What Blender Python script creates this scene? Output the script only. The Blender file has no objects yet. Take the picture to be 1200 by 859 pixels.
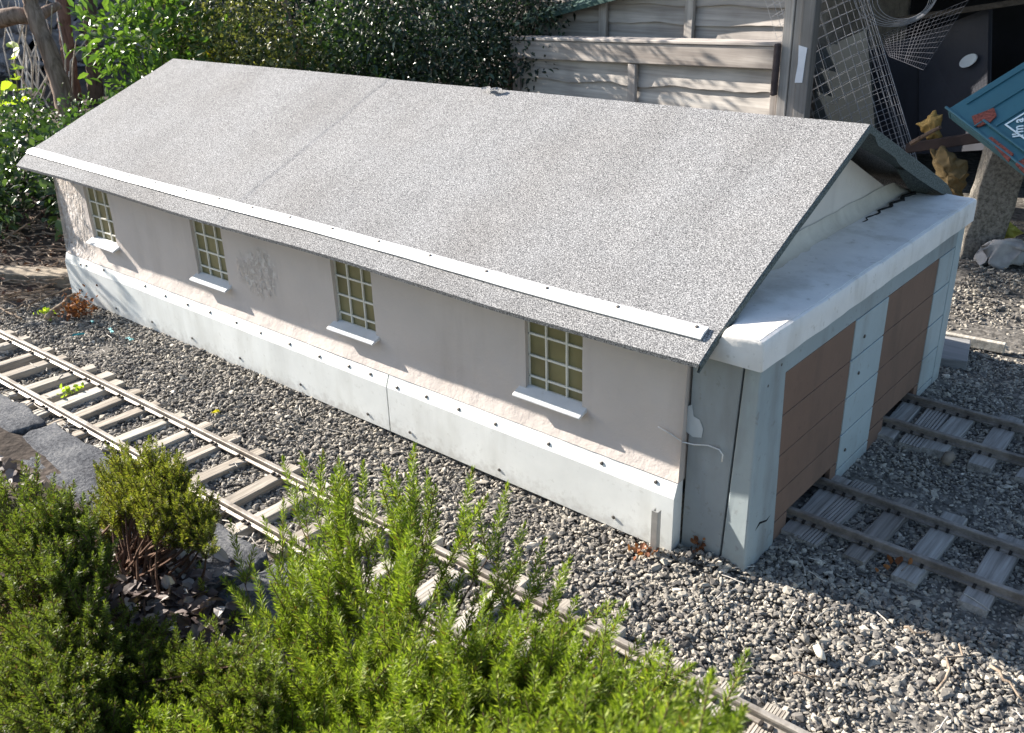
import bpy, math, random
import numpy as np
from mathutils import Vector, Matrix, noise as mnoise

SC = bpy.context.scene
COL = SC.collection
rng = np.random.default_rng(7)
random.seed(7)

# ------------------------------------------------------------------ camera
CAM = np.array([0.64579288, -1.13939252, 0.92446516])
FPX = 1101.4628
YAW, PITCH, ROLL = 0.7201, -0.4291, -0.0286
def cam_axes():
    cy, sy, cp, sp = math.cos(YAW), math.sin(YAW), math.cos(PITCH), math.sin(PITCH)
    f = np.array([-sy*cp, cy*cp, sp]); r = np.array([cy, sy, 0.]); u = np.cross(r, f)
    cr, sr = math.cos(ROLL), math.sin(ROLL)
    return f, cr*r+sr*u, -sr*r+cr*u
CF, CR, CU = cam_axes()
cd = bpy.data.cameras.new('camera'); cam = bpy.data.objects.new('camera', cd); COL.objects.link(cam)
cd.sensor_width = 36; cd.lens = FPX/1200*36; cd.clip_start = .02; cd.clip_end = 300
cam.matrix_world = Matrix(((CR[0], CU[0], -CF[0], CAM[0]), (CR[1], CU[1], -CF[1], CAM[1]), (CR[2], CU[2], -CF[2], CAM[2]), (0, 0, 0, 1)))
cd.dof.use_dof = True; cd.dof.focus_distance = 1.95; cd.dof.aperture_fstop = 14.0
SC.camera = cam
def P(px, py, x=None, y=None, z=None):
    """survey helper: the point of the photographed ray that lies on a known real plane"""
    v = CF*FPX + CR*(px-600) - CU*(py-429.5)
    ax, val = (0, x) if x is not None else (1, y) if y is not None else (2, z)
    return CAM + v*(val-CAM[ax])/v[ax]

# ------------------------------------------------------------------ light
SUN_D = Vector((6.3, 1.0, -3.15)).normalized()
elev = math.asin(-SUN_D.z)
w = bpy.data.worlds.new('World'); SC.world = w; w.use_nodes = True
nt = w.node_tree; nt.nodes.clear()
sky = nt.nodes.new('ShaderNodeTexSky'); sky.sky_type = 'NISHITA'; sky.sun_disc = False
sky.sun_elevation = elev; sky.sun_rotation = math.atan2(-SUN_D.x, -SUN_D.y)
bg = nt.nodes.new('ShaderNodeBackground'); bg.inputs[1].default_value = 0.08
wo = nt.nodes.new('ShaderNodeOutputWorld')
nt.links.new(sky.outputs[0], bg.inputs[0]); nt.links.new(bg.outputs[0], wo.inputs[0])
sl = bpy.data.lights.new('sun', 'SUN'); sl.energy = 5.0; sl.angle = math.radians(.5); sl.color = (1, .93, .84)
so = bpy.data.objects.new('sun', sl); COL.objects.link(so); so.location = (-8, -1, 5)
so.rotation_euler = SUN_D.to_track_quat('-Z', 'Y').to_euler()
vs = SC.view_settings; vs.view_transform = 'Standard'; vs.look = 'None'; vs.gamma = 1; vs.use_curve_mapping = False
vs.exposure = 1.62

# ------------------------------------------------------------------ materials
MATS = {}
class NB:
    def __init__(s, name, rough=.8, spec=.3):
        m = bpy.data.materials.new(name); m.use_nodes = True; s.m = m; s.t = m.node_tree; s.n = s.t.nodes; s.n.clear()
        s.out = s.n.new('ShaderNodeOutputMaterial'); s.b = s.n.new('ShaderNodeBsdfPrincipled')
        s.b.inputs['Roughness'].default_value = rough; s.b.inputs['Specular IOR Level'].default_value = spec
        s.l(s.b.outputs[0], s.out.inputs[0]); s.tc = s.n.new('ShaderNodeTexCoord'); s.h = None
    def l(s, a, b): s.t.links.new(a, b)
    def co(s, scale=(1, 1, 1)):
        mp = s.n.new('ShaderNodeMapping'); s.l(s.tc.outputs['Object'], mp.inputs[0]); mp.inputs['Scale'].default_value = scale; return mp.outputs[0]
    def noise(s, sc, det=3, rough=.55, co=None, dist=0):
        n = s.n.new('ShaderNodeTexNoise'); n.inputs['Scale'].default_value = sc; n.inputs['Detail'].default_value = det
        n.inputs['Roughness'].default_value = rough; n.inputs['Distortion'].default_value = dist
        s.l(co if co is not None else s.co(), n.inputs['Vector']); return n.outputs['Fac']
    def vor(s, sc, co=None, feat='F1'):
        n = s.n.new('ShaderNodeTexVoronoi'); n.feature = feat; n.inputs['Scale'].default_value = sc
        s.l(co if co is not None else s.co(), n.inputs['Vector']); return n
    def ramp(s, f, stops, interp='LINEAR'):
        r = s.n.new('ShaderNodeValToRGB'); e = r.color_ramp.elements; r.color_ramp.interpolation = interp
        while len(e) < len(stops): e.new(.5)
        for i, (p, c) in enumerate(stops):
            e[i].position = p; e[i].color = (c, c, c, 1) if not hasattr(c, '__len__') else (*c, 1)
        s.l(f, r.inputs[0]); return r.outputs[0]
    def mix(s, f, a, b, mode='MIX'):
        n = s.n.new('ShaderNodeMix'); n.data_type = 'RGBA'; n.blend_type = mode
        if isinstance(f, (int, float)): n.inputs[0].default_value = f
        else: s.l(f, n.inputs[0])
        for i, v in ((6, a), (7, b)):
            if hasattr(v, '__len__'): n.inputs[i].default_value = (*v, 1)
            else: s.l(v, n.inputs[i])
        return n.outputs[2]
    def math(s, op, a, b=0):
        n = s.n.new('ShaderNodeMath'); n.operation = op
        for i, v in ((0, a), (1, b)):
            if isinstance(v, (int, float)): n.inputs[i].default_value = v
            else: s.l(v, n.inputs[i])
        return n.outputs[0]
    def color(s, c):
        if hasattr(c, '__len__'): s.b.inputs['Base Color'].default_value = (*c, 1)
        else: s.l(c, s.b.inputs['Base Color'])
        return s
    def bump(s, h, strength=.5, dist=.002):
        b = s.n.new('ShaderNodeBump'); b.inputs['Strength'].default_value = strength; b.inputs['Distance'].default_value = dist
        s.l(h, b.inputs['Height'])
        if s.h is not None: s.l(s.h, b.inputs['Normal'])
        s.h = b.outputs[0]; s.l(s.h, s.b.inputs['Normal']); return s
    def island(s):
        g = s.n.new('ShaderNodeNewGeometry'); return g.outputs['Random Per Island']
    def sep(s):
        x = s.n.new('ShaderNodeSeparateXYZ'); s.l(s.co(), x.inputs[0]); return x.outputs

def simple(name, c, rough=.8, var=.25, sc=30, bump=.0, spec=.3, metal=0):
    n = NB(name, rough, spec); f = n.noise(sc, 5)
    c2 = tuple(min(1, k*(1+var)) for k in c); c1 = tuple(k*(1-var) for k in c)
    n.color(n.ramp(f, [(.3, c1), (.7, c2)])); n.b.inputs['Metallic'].default_value = metal
    if bump: n.bump(f, bump, .002)
    return n.m

# mineral felt
n = NB('roofing_felt', .95, .15)
f = n.noise(560, 1.5, .5); st = n.noise(1, 4, .6, n.co((9, 1.6, 1.6))); g = n.noise(3.2, 4); w1 = n.noise(34, 3)
c = n.ramp(f, [(.32, (.045, .046, .049)), (.45, (.165, .166, .169)), (.55, (.29, .29, .292)), (.70, (.52, .52, .515))])
c = n.mix(n.ramp(g, [(.35, .0), (.7, .35)]), c, (.62, .56, .50), 'MULTIPLY')
c = n.mix(n.math('MULTIPLY', n.ramp(st, [(.45, 0), (.75, 1)]), .35), c, (.55, .54, .53), 'MULTIPLY')
n.color(c).bump(f, .35, .0012).bump(w1, .2, .003); M_felt = n.m
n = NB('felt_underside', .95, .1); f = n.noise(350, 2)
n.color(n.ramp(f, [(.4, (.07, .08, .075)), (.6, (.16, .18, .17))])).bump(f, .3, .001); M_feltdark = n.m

def render_wall(name, base, peel=True):
    n = NB(name, .9, .15)
    x, y, z = n.sep()
    fine = n.noise(260, 3); med = n.noise(26, 5, .6); big = n.noise(6, 4)
    col = n.ramp(big, [(.3, tuple(k*.93 for k in base)), (.7, tuple(min(1, k*1.04) for k in base))])
    # flaking paint: patches of relief along the wall, shading partly put into flake colours
    def box(cx, wx, cz, wz):
        a = n.math('SUBTRACT', 1, n.math('DIVIDE', n.math('ABSOLUTE', n.math('SUBTRACT', x, cx)), wx))
        b = n.math('SUBTRACT', 1, n.math('DIVIDE', n.math('ABSOLUTE', n.math('SUBTRACT', z, cz)), wz))
        return n.math('MULTIPLY', n.math('MAXIMUM', a, 0), n.math('MAXIMUM', b, 0))
    if peel:
        pm = n.math('ADD', n.math('ADD', box(-1.98, .2, .29, .2), box(-1.48, .2, .35, .16)), n.math('ADD', box(-1.06, .22, .27, .22), n.math('MULTIPLY', box(-.09, .1, .25, .08), .5)))
        edge = n.math('MULTIPLY', n.math('MULTIPLY', pm, 1.7), n.math('ADD', 1, n.math('MULTIPLY', n.math('SUBTRACT', n.noise(14, 4, .6), .5), 5.)))
        mask = n.ramp(edge, [(.12, 0), (.34, 1)])
        fl = n.noise(45, 4, .6, dist=.5)
        flk = n.ramp(fl, [(.46, 0), (.56, 1)])
        hh = n.math('MULTIPLY', mask, flk)
        col = n.mix(n.math('MULTIPLY', hh, .35), col, (.33, .30, .27))  # flakes darkened to make up for weak relief shading
        fl2 = n.noise(70, 4, .6, dist=.6); col = n.mix(n.math('MULTIPLY', n.math('MULTIPLY', mask, n.ramp(fl2, [(.54, 0), (.62, 1)])), .55), col, (.72, .70, .67))  # others lightened as the bright edges of the relief
        n.bump(n.math('MULTIPLY', mask, n.ramp(n.noise(1, 4, .55, n.co((55, 55, 28)), .6), [(.38, 0), (.62, 1)])), .8, .0045).bump(hh, .5, .003)
    # splash-back dirt and moss low down
    n.color(col)
    n.bump(fine, .35, .0014).bump(med, .5, .006)
    st = n.noise(1, 5, .6, n.co((16, 16, 3))); n.color(n.mix(n.math('MULTIPLY', n.ramp(st, [(.5, 0), (.75, 1)]), .4), col, (.38, .33, .29)))
    return n.m
M_wall = render_wall('rendered_wall_paint', (.54, .485, .445))
M_gable = render_wall('gable_paint', (.66, .60, .53), False)

def paint(name, base, rough=.55, dirt=(.3, .27, .22), amt=.35, bump=.25, sc=9, foot=False):
    n = NB(name, rough, .35)
    a = n.noise(sc, 6, .65); b = n.noise(70, 4, .6); st = n.noise(14, 4, .6, n.co((1, 1, .25)))
    c = n.ramp(a, [(.3, tuple(k*.86 for k in base)), (.68, base)])
    c = n.mix(n.math('MULTIPLY', n.ramp(st, [(.5, 0), (.72, 1)]), amt), c, dirt)
    c = n.mix(n.math('MULTIPLY', n.ramp(b, [(.62, 0), (.7, 1)]), amt*.8), c, dirt)
    x, y, z = n.sep(); dz = n.math('ADD', z, n.math('MULTIPLY', n.math('SUBTRACT', b, .5), .10))
    if foot: c = n.mix(n.ramp(dz, [(0, .30), (.03, 0)]), c, (.20, .175, .14))
    n.color(c).bump(a, bump, .004).bump(b, .15, .001)
    return n.m
M_plinth = paint('plinth_paint', (.76, .78, .76), .45, (.42, .42, .38), .35, .12, foot=True)
M_blue = paint('pale_blue_paint', (.33, .38, .39), .55, (.20, .2, .19), .75, .4, foot=True)
M_pier = paint('pale_blue_pier_paint', (.40, .465, .475), .55, (.25, .245, .23), .6, .3, foot=True)
M_grey = paint('blue_grey_panel_paint', (.29, .32, .33), .6, (.17, .165, .15), .6, .4, foot=True)
M_patch = paint('white_primer', (.52, .56, .58), .6)
M_canopy = paint('canopy_paint', (.80, .765, .72), .7, (.36, .32, .25), .5, .5, 14)
M_cream = paint('cream_mortar', (.60, .55, .47), .85, (.30, .26, .20), .35, .6, 20)
M_door = paint('brown_door_paint', (.205, .128, .092), .65, (.12, .08, .06), .6, .35)
M_white = paint('white_metal_strip', (.80, .80, .78), .4, (.45, .42, .38), .25, .05)
M_sill = paint('window_sill_paint', (.66, .67, .68), .6, (.4, .38, .35), .3, .3, 30)
M_bar = paint('glazing_bar_paint', (.70, .68, .60), .6, (.4, .36, .28), .2, .1)
n = NB('window_film', .28, .5); a = n.noise(9, 4); x, y, z = n.sep()
n.color(n.ramp(a, [(.3, (.155, .125, .058)), (.55, (.21, .185, .085)), (.75, (.25, .22, .115))])); M_pane = n.m
M_screw = simple('dull_screw_steel', (.13, .12, .11), .45, .3, 200, metal=.7)
M_black = simple('black_gap', (.012, .012, .012), .9)
M_steel = simple('galvanised_steel', (.42, .42, .41), .4, .2, 40, metal=.6)
M_wire = simple('white_cable_sheath', (.62, .62, .6), .5)

def rail_mat(name, c1, c2, rough):
    n = NB(name, rough, .5); f = n.noise(22, 5, .6); g = n.noise(160, 3)
    n.color(n.ramp(n.math('ADD', n.math('MULTIPLY', f, .7), n.math('MULTIPLY', g, .3)), [(.38, c1), (.62, c2)])); n.b.inputs['Metallic'].default_value = .35
    n.bump(g, .25, .0006); return n.m
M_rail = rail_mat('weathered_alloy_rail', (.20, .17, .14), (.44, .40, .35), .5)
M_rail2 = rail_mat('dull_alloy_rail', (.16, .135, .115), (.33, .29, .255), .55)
M_fix = simple('rail_fixing_black', (.03, .026, .024), .7)

def wood(name, c1, c2, axis=0, sc=1., grooves=False, bump=.5):
    n = NB(name, .88, .15)
    s = [60*sc]*3; s[axis] = 3.*sc
    s2 = [220*sc]*3; s2[axis] = 7*sc
    a = n.noise(1, 4, .6, n.co(s), .3); b = n.noise(1, 3, .6, n.co(s2)); g = n.noise(5, 3)
    k = n.math('ADD', n.math('MULTIPLY', a, .6), n.math('MULTIPLY', b, .4))
    c = n.ramp(k, [(.34, c1), (.62, c2)])
    c = n.mix(n.ramp(g, [(.4, 0), (.75, .4)]), c, tuple(v*.55 for v in c1))
    oi = n.n.new('ShaderNodeObjectInfo'); c = n.mix(1, c, n.ramp(oi.outputs['Random'], [(0, (.70, .66, .62)), (.5, (.92, .90, .88)), (1, (1., 1., .97))]), 'MULTIPLY')
    n.color(c).bump(k, bump, .003); return n.m
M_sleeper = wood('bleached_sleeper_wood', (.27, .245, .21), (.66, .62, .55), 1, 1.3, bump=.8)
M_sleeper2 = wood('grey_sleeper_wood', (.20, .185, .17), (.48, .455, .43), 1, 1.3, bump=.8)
M_fence = wood('weathered_fence_wood', (.30, .27, .25), (.60, .56, .52), 0, .45)
M_batten = wood('fence_batten_wood', (.28, .25, .23), (.58, .54, .5), 2, .45)
M_board = wood('pale_grey_board', (.24, .25, .26), (.40, .41, .42), 0)
M_greenroof = simple('green_shed_felt', (.055, .10, .085), .85, .25, 160, .3)

n = NB('gravel_stone', .85, .25); i = n.island(); f = n.noise(140, 3)
c = n.ramp(i, [(0, (.085, .08, .075)), (.25, (.165, .153, .14)), (.5, (.265, .243, .21)), (.75, (.35, .318, .268)), (.95, (.45, .41, .34)), (1, (.62, .57, .49))])
c = n.mix(.35, c, n.ramp(f, [(.35, .25), (.65, 1.)]), 'MULTIPLY'); n.color(c).bump(f, .3, .001); M_gravel = n.m

n = NB('ground_soil_and_grit', .95, .1); v = n.vor(95); f = n.noise(4, 5); g = n.noise(60, 4)
c = n.ramp(n.math('ADD', n.math('MULTIPLY', f, .6), n.math('MULTIPLY', g, .4)), [(.35, (.03, .024, .02)), (.55, (.075, .06, .05)), (.72, (.14, .12, .10))])
x, y, z = n.sep(); mm = n.math('MULTIPLY', n.ramp(x, [(0, 0), (1, 1)]), 1)
mr = n.n.new('ShaderNodeMapRange'); mr.inputs[1].default_value = -2.1; mr.inputs[2].default_value = -1.9; n.l(n.math('ADD', x, n.math('MULTIPLY', g, .2)), mr.inputs[0])
my = n.n.new('ShaderNodeMapRange'); my.inputs[1].default_value = -.50; my.inputs[2].default_value = -.46; n.l(y, my.inputs[0])
c = n.mix(n.math('MULTIPLY', mr.outputs[0], my.outputs[0]), c, n.ramp(g, [(.35, (.06, .056, .05)), (.65, (.20, .185, .165))]))
n.color(c).bump(v.outputs['Distance'], .5, .0025).bump(g, .6, .006); M_soil = n.m
n = NB('rough_kerb_stone', .95, .15); a = n.noise(130, 5, .7); b = n.noise(12, 4)
n.color(n.ramp(n.math('ADD', n.math('MULTIPLY', a, .6), n.math('MULTIPLY', b, .4)), [(.38, (.045, .047, .055)), (.52, (.12, .125, .135)), (.66, (.23, .23, .23))])).bump(a, 1., .009); M_kerb = n.m
n = NB('concrete_block', .95, .1); a = n.noise(110, 5, .7); b = n.noise(10, 4)
n.color(n.ramp(a, [(.35, (.11, .10, .085)), (.6, (.30, .275, .235))])).bump(a, .9, .005); M_conc = n.m
n = NB('stone_wall_rock', .95, .1); a = n.noise(16, 6, .65); v = n.vor(7)
n.color(n.ramp(a, [(.3, (.17, .155, .165)), (.7, (.42, .38, .39))])).bump(a, .9, .03); M_rock = n.m
def bark(name, c1, c2):
    n = NB(name, .95, .1); a = n.noise(1, 5, .65, n.co((40, 40, 6)), .4); n.color(n.ramp(a, [(.35, c1), (.65, c2)])).bump(a, .8, .006); return n.m
M_bark = bark('pale_brown_bark', (.12, .085, .065), (.30, .225, .18))
M_bark2 = bark('dark_bark', (.06, .045, .035), (.17, .125, .10))
M_twig = bark('dry_twig', (.13, .095, .07), (.36, .29, .22))
M_twigw = bark('bleached_stick', (.35, .32, .28), (.62, .58, .52))
M_stem = bark('heather_stem', (.07, .04, .03), (.17, .11, .08))

def leafmat(name, stops, rough=.45, trans=.35, spec=.4):
    n = NB(name, rough, spec); i = n.island(); c = n.ramp(i, stops); n.color(c)
    tr = n.n.new('ShaderNodeBsdfTranslucent'); mx = n.n.new('ShaderNodeMixShader'); mx.inputs[0].default_value = trans
    c2 = n.mix(1, c, (1.0, 1.08, .55), 'MULTIPLY'); n.l(c2, tr.inputs[0])
    n.l(n.b.outputs[0], mx.inputs[1]); n.l(tr.outputs[0], mx.inputs[2]); n.l(mx.outputs[0], n.out.inputs[0]); return n.m
M_heath = leafmat('heather_foliage', [(0, (.17, .10, .035)), (.06, (.08, .105, .014)), (.4, (.145, .21, .020)), (.8, (.225, .30, .032)), (1, (.38, .42, .08))], .55, .4)
M_heathd = leafmat('olive_heather_foliage', [(0, (.10, .07, .02)), (.2, (.10, .12, .02)), (.75, (.23, .26, .035)), (1, (.36, .33, .08))], .55, .35)
M_heathdk = leafmat('deep_green_heather_foliage', [(0, (.15, .09, .045)), (.12, (.05, .07, .014)), (.5, (.11, .15, .02)), (1, (.21, .26, .045))], .55, .35)
M_leafdark = leafmat('dark_evergreen_leaf', [(0, (.008, .016, .009)), (.5, (.018, .038, .018)), (.93, (.035, .065, .03)), (1, (.12, .16, .11))], .38, .15, .5)
M_leafmid = leafmat('mid_green_leaf', [(0, (.02, .042, .014)), (.5, (.042, .082, .024)), (1, (.085, .14, .04))], .4, .3, .5)
M_leafbright = leafmat('bright_green_leaf', [(0, (.045, .09, .018)), (.5, (.085, .165, .028)), (1, (.17, .26, .05))], .4, .4, .5)
M_leaflime = leafmat('lime_leaf', [(0, (.22, .33, .03)), (1, (.42, .50, .06))], .4, .45, .5)
M_leafyel = leafmat('olive_yellow_leaf', [(0, (.035, .045, .015)), (.4, (.10, .12, .035)), (.8, (.22, .22, .06)), (1, (.34, .32, .12))], .45, .3, .4)
M_leafgold = leafmat('golden_leaf', [(0, (.42, .27, .02)), (.5, (.5, .42, .03)), (1, (.6, .55, .06))], .5, .3)
M_leaforange = leafmat('dry_orange_leaf', [(0, (.09, .035, .018)), (.6, (.24, .085, .03)), (1, (.38, .17, .07))], .8, .2)
M_litter = leafmat('dead_leaf', [(0, (.05, .033, .03)), (.5, (.13, .095, .085)), (.85, (.24, .2, .18)), (1, (.5, .46, .42))], .7, .05)

# ------------------------------------------------------------------ mesh helpers
def mesh_np(name, V, F, smooth=False):
    """F: (n,k) int array of same-size faces, or list of such arrays"""
    me = bpy.data.meshes.new(name); V = np.asarray(V, np.float32)
    Fs = F if isinstance(F, list) else [F]
    Fs = [np.asarray(f, np.int32) for f in Fs if len(f)]
    me.vertices.add(len(V)); me.vertices.foreach_set('co', V.ravel())
    nl = sum(f.size for f in Fs); npoly = sum(len(f) for f in Fs)
    me.loops.add(nl); me.loops.foreach_set('vertex_index', np.concatenate([f.ravel() for f in Fs]))
    tot = np.concatenate([np.full(len(f), f.shape[1], np.int32) for f in Fs])
    st = np.concatenate([[0], np.cumsum(tot)[:-1]]).astype(np.int32)
    me.polygons.add(npoly); me.polygons.foreach_set('loop_start', st)
    me.polygons.foreach_set('use_smooth', np.full(npoly, smooth)); me.update(calc_edges=True); me.validate()
    return me

class MB:
    def __init__(s): s.v = []; s.f = []
    def add(s, vs, fs):
        o = len(s.v); s.v += [tuple(float(c) for c in p) for p in vs]; s.f += [tuple(i+o for i in f) for f in fs]; return s
    def hexa(s, p):      # 8 points: bottom loop 0-3, top loop 4-7
        return s.add(p, [(3, 2, 1, 0), (4, 5, 6, 7), (0, 1, 5, 4), (1, 2, 6, 5), (2, 3, 7, 6), (3, 0, 4, 7)])
    def box(s, a, b):
        (x0, y0, z0), (x1, y1, z1) = a, b
        return s.hexa([(x0, y0, z0), (x1, y0, z0), (x1, y1, z0), (x0, y1, z0), (x0, y0, z1), (x1, y0, z1), (x1, y1, z1), (x0, y1, z1)])
    def obox(s, c, X, Y, Z):     # centre and half axes
        c, X, Y, Z = map(lambda q: np.array(q, float), (c, X, Y, Z))
        return s.hexa([c-X-Y-Z, c+X-Y-Z, c+X+Y-Z, c-X+Y-Z, c-X-Y+Z, c+X-Y+Z, c+X+Y+Z, c-X+Y+Z])
    def prism(s, prof, axis_a, axis_b, org_a, org_b):
        """prof: list of 2d pts; section placed at org_a and org_b with axes"""
        k = len(prof); A = [np.array(org_a)+p[0]*np.array(axis_a)+p[1]*np.array(axis_b) for p in prof]
        B = [np.array(org_b)+p[0]*np.array(axis_a)+p[1]*np.array(axis_b) for p in prof]
        return s.add(A+B, [tuple(range(k))[::-1], tuple(range(k, 2*k))]+[(i, (i+1) % k, k+(i+1) % k, k+i) for i in range(k)])
    def tube(s, path, rad, n=6, cap=True):
        path = [np.array(p, float) for p in path]
        if not hasattr(rad, '__len__'): rad = [rad]*len(path)
        vs = []; up = np.array([.13, .21, .97])
        for i, p in enumerate(path):
            t = path[min(i+1, len(path)-1)]-path[max(i-1, 0)]; t = t/(np.linalg.norm(t)+1e-9)
            a = np.cross(t, up); 
            if np.linalg.norm(a) < .05: a = np.cross(t, [1, 0, 0])
            a = a/np.linalg.norm(a); b = np.cross(t, a)
            for k in range(n):
                an = 2*math.pi*k/n; vs.append(p+rad[i]*(math.cos(an)*a+math.sin(an)*b))
        fs = [(i*n+k, i*n+(k+1) % n, (i+1)*n+(k+1) % n, (i+1)*n+k) for i in range(len(path)-1) for k in range(n)]
        if cap: fs += [tuple(range(n))[::-1], tuple((len(path)-1)*n+k for k in range(n))]
        return s.add(vs, fs)
    def grid(s, fn, nu, nv):
        vs = [fn(i/nu, j/nv) for i in range(nu+1) for j in range(nv+1)]
        return s.add(vs, [(i*(nv+1)+j, (i+1)*(nv+1)+j, (i+1)*(nv+1)+j+1, i*(nv+1)+j+1) for i in range(nu) for j in range(nv)])
    def mesh(s, name, smooth=False):
        me = bpy.data.meshes.new(name); me.from_pydata(s.v, [], s.f)
        if smooth: me.polygons.foreach_set('use_smooth', [True]*len(me.polygons))
        me.update(); return me

def root(name, label, cat, loc=(0, 0, 0), group=None):
    o = bpy.data.objects.new(name, None); COL.objects.link(o); o.location = [float(c) for c in loc]; o.empty_display_size = .05
    return tag(o, label, cat, group)
def tag(o, label, cat, group=None, kind=None):
    o['label'] = label; o['category'] = cat
    if group: o['group'] = group
    if kind: o['kind'] = kind
    return o
def worldloc(o):
    v = Vector(o.location)
    while o.parent: o = o.parent; v += o.location
    return v
def obj(name, me, mat, parent=None, bevel=0, loc=None, label=None, smooth_angle=None):
    """me: MB or mesh in world coordinates"""
    if isinstance(me, MB): me = me.mesh(name)
    o = bpy.data.objects.new(name, me); COL.objects.link(o)
    if mat is not None and not len(me.materials): me.materials.append(mat)
    if parent is not None:
        o.parent = parent
        if loc is None:
            off = worldloc(parent)
            me.transform(Matrix.Translation(-off))
    elif loc is None:
        # origin at the base of the object
        n_ = len(me.vertices); co = np.empty(n_*3, np.float32); me.vertices.foreach_get('co', co); co = co.reshape(-1, 3)
        b = Vector((float((co[:, 0].min()+co[:, 0].max())/2), float((co[:, 1].min()+co[:, 1].max())/2), float(co[:, 2].min())))
        me.transform(Matrix.Translation(-b)); o.location = b
    if loc is not None:
        o.location = Vector([float(c) for c in loc]) - (worldloc(parent) if parent is not None else Vector())
    if bevel:
        m = o.modifiers.new('bevel', 'BEVEL'); m.width = bevel; m.segments = 2; m.limit_method = 'ANGLE'; m.angle_limit = math.radians(35)
    if label: o['label'] = label
    return o
def struct(name, me, mat):
    if isinstance(me, MB): me = me.mesh(name)
    o = bpy.data.objects.new(name, me); COL.objects.link(o); me.materials.append(mat); o['kind'] = 'structure'; return o
def N3(x, y, z=0, s=1.): return mnoise.noise(Vector((x*s, y*s, z*s)))
def ident(me): return me

# ------------------------------------------------------------------ ground
def gh(x, y):
    h = .004*math.sin(x*5.1+1)+.003*math.sin(y*9+x*3)
    if y < -.47 and x < .9: h += min(.04, (-.47-y)*.6)
    return h
mb = MB()
xs = np.concatenate([[-60, -30, -15, -9], np.arange(-6.5, 1.6, .05), [2.5, 5, 12, 40, 60]])
ys = np.concatenate([[-60, -20, -8, -3], np.arange(-1.6, 3.6, .05), [5, 8, 14, 25, 60]])
vs = []
for x in xs:
    for y in ys:
        near = -6.6 < x < 1.7 and -1.7 < y < 3.7
        z = -.006+(gh(x, y)+.01*N3(x, y, 0, 6) if near else 0)
        if near and x < -2.15: z += .02*max(0, N3(x, y, 3, 2.5))+.01
        vs.append((x, y, z))
ny = len(ys)
fs = [(i*ny+j, (i+1)*ny+j, (i+1)*ny+j+1, i*ny+j+1) for i in range(len(xs)-1) for j in range(ny-1)]
mb.add(vs, fs); struct('ground', mb.mesh('ground', True), M_soil)

# ------------------------------------------------------------------ gravel: thousands of loose stones
def ico():
    t = (1+5**.5)/2
    v = np.array([(-1, t, 0), (1, t, 0), (-1, -t, 0), (1, -t, 0), (0, -1, t), (0, 1, t), (0, -1, -t), (0, 1, -t), (t, 0, -1), (t, 0, 1), (-t, 0, -1), (-t, 0, 1)], float)
    v /= np.linalg.norm(v[0])
    f = np.array([(0, 11, 5), (0, 5, 1), (0, 1, 7), (0, 7, 10), (0, 10, 11), (1, 5, 9), (5, 11, 4), (11, 10, 2), (10, 7, 6), (7, 1, 8), (3, 9, 4), (3, 4, 2), (3, 2, 6), (3, 6, 8), (3, 8, 9), (4, 9, 5), (2, 4, 11), (6, 2, 10), (8, 6, 7), (9, 8, 1)])
    return v, f
IV, IF = ico()
def rotmats(n, r):
    q = r.normal(size=(n, 4)); q /= np.linalg.norm(q, axis=1)[:, None]; a, b, c, d = q.T
    return np.stack([1-2*(c*c+d*d), 2*(b*c-a*d), 2*(b*d+a*c), 2*(b*c+a*d), 1-2*(b*b+d*d), 2*(c*d-a*b), 2*(b*d-a*c), 2*(c*d+a*b), 1-2*(b*b+c*c)], 1).reshape(n, 3, 3)
def stones(pos, rad, r, flat=.7):
    n = len(pos)
    base = IV[None]*(1+r.uniform(-.28, .28, (n, 12, 1)))
    sc = np.stack([r.uniform(1.1, 1.9, n), r.uniform(.75, 1.1, n), r.uniform(.5, .85, n)], 1)
    V = base*sc[:, None, :]*rad[:, None, None]
    V = np.einsum('nij,nkj->nki', rotmats(n, r), V); V[:, :, 2] *= flat
    V += pos[:, None, :]
    F = IF[None]+(np.arange(n)*12)[:, None, None]
    return V.reshape(-1, 3), F.reshape(-1, 3)
def region(n, x0, x1, y0, y1, keep, r):
    x = r.uniform(x0, x1, n); y = r.uniform(y0, y1, n); k = keep(x, y); return x[k], y[k]
def in_build(x, y): return (x < .1) & (x > -2.02) & (y > .01) & (y < .93)
def keepf(x, y):
    edge = -2.0+.05*np.sin(y*21)+.1*np.sin(y*5.3)
    return (~in_build(x, y)) & ((x > edge) | (y < -.17)) & ~((y < -.47)&(x<.25))
r = np.random.default_rng(3)
X = []; Y = []; D = []
for (nn, a, b, c, d) in ((74000, -2.3, .95, -.47, .03), (54000, .08, .98, .0, 1.12), (9000, -.1, .95, -.75, -.2), (9000, -2.9, -2.0, -.55, -.1), (4500, -.05, .6, 1.1, 1.75), (3500, -.5, .8, 1.7, 2.3)):
    x, y = region(nn, a, b, c, d, keepf, r); X.append(x); Y.append(y)
x = np.concatenate(X); y = np.concatenate(Y)
rad = np.clip(r.lognormal(math.log(.0034), .33, len(x)), .0018, .0105)
hz = .004*np.sin(x*5.1+1)+.003*np.sin(y*9+x*3)+.004*np.sin(x*31+y*17)*.3
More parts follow.
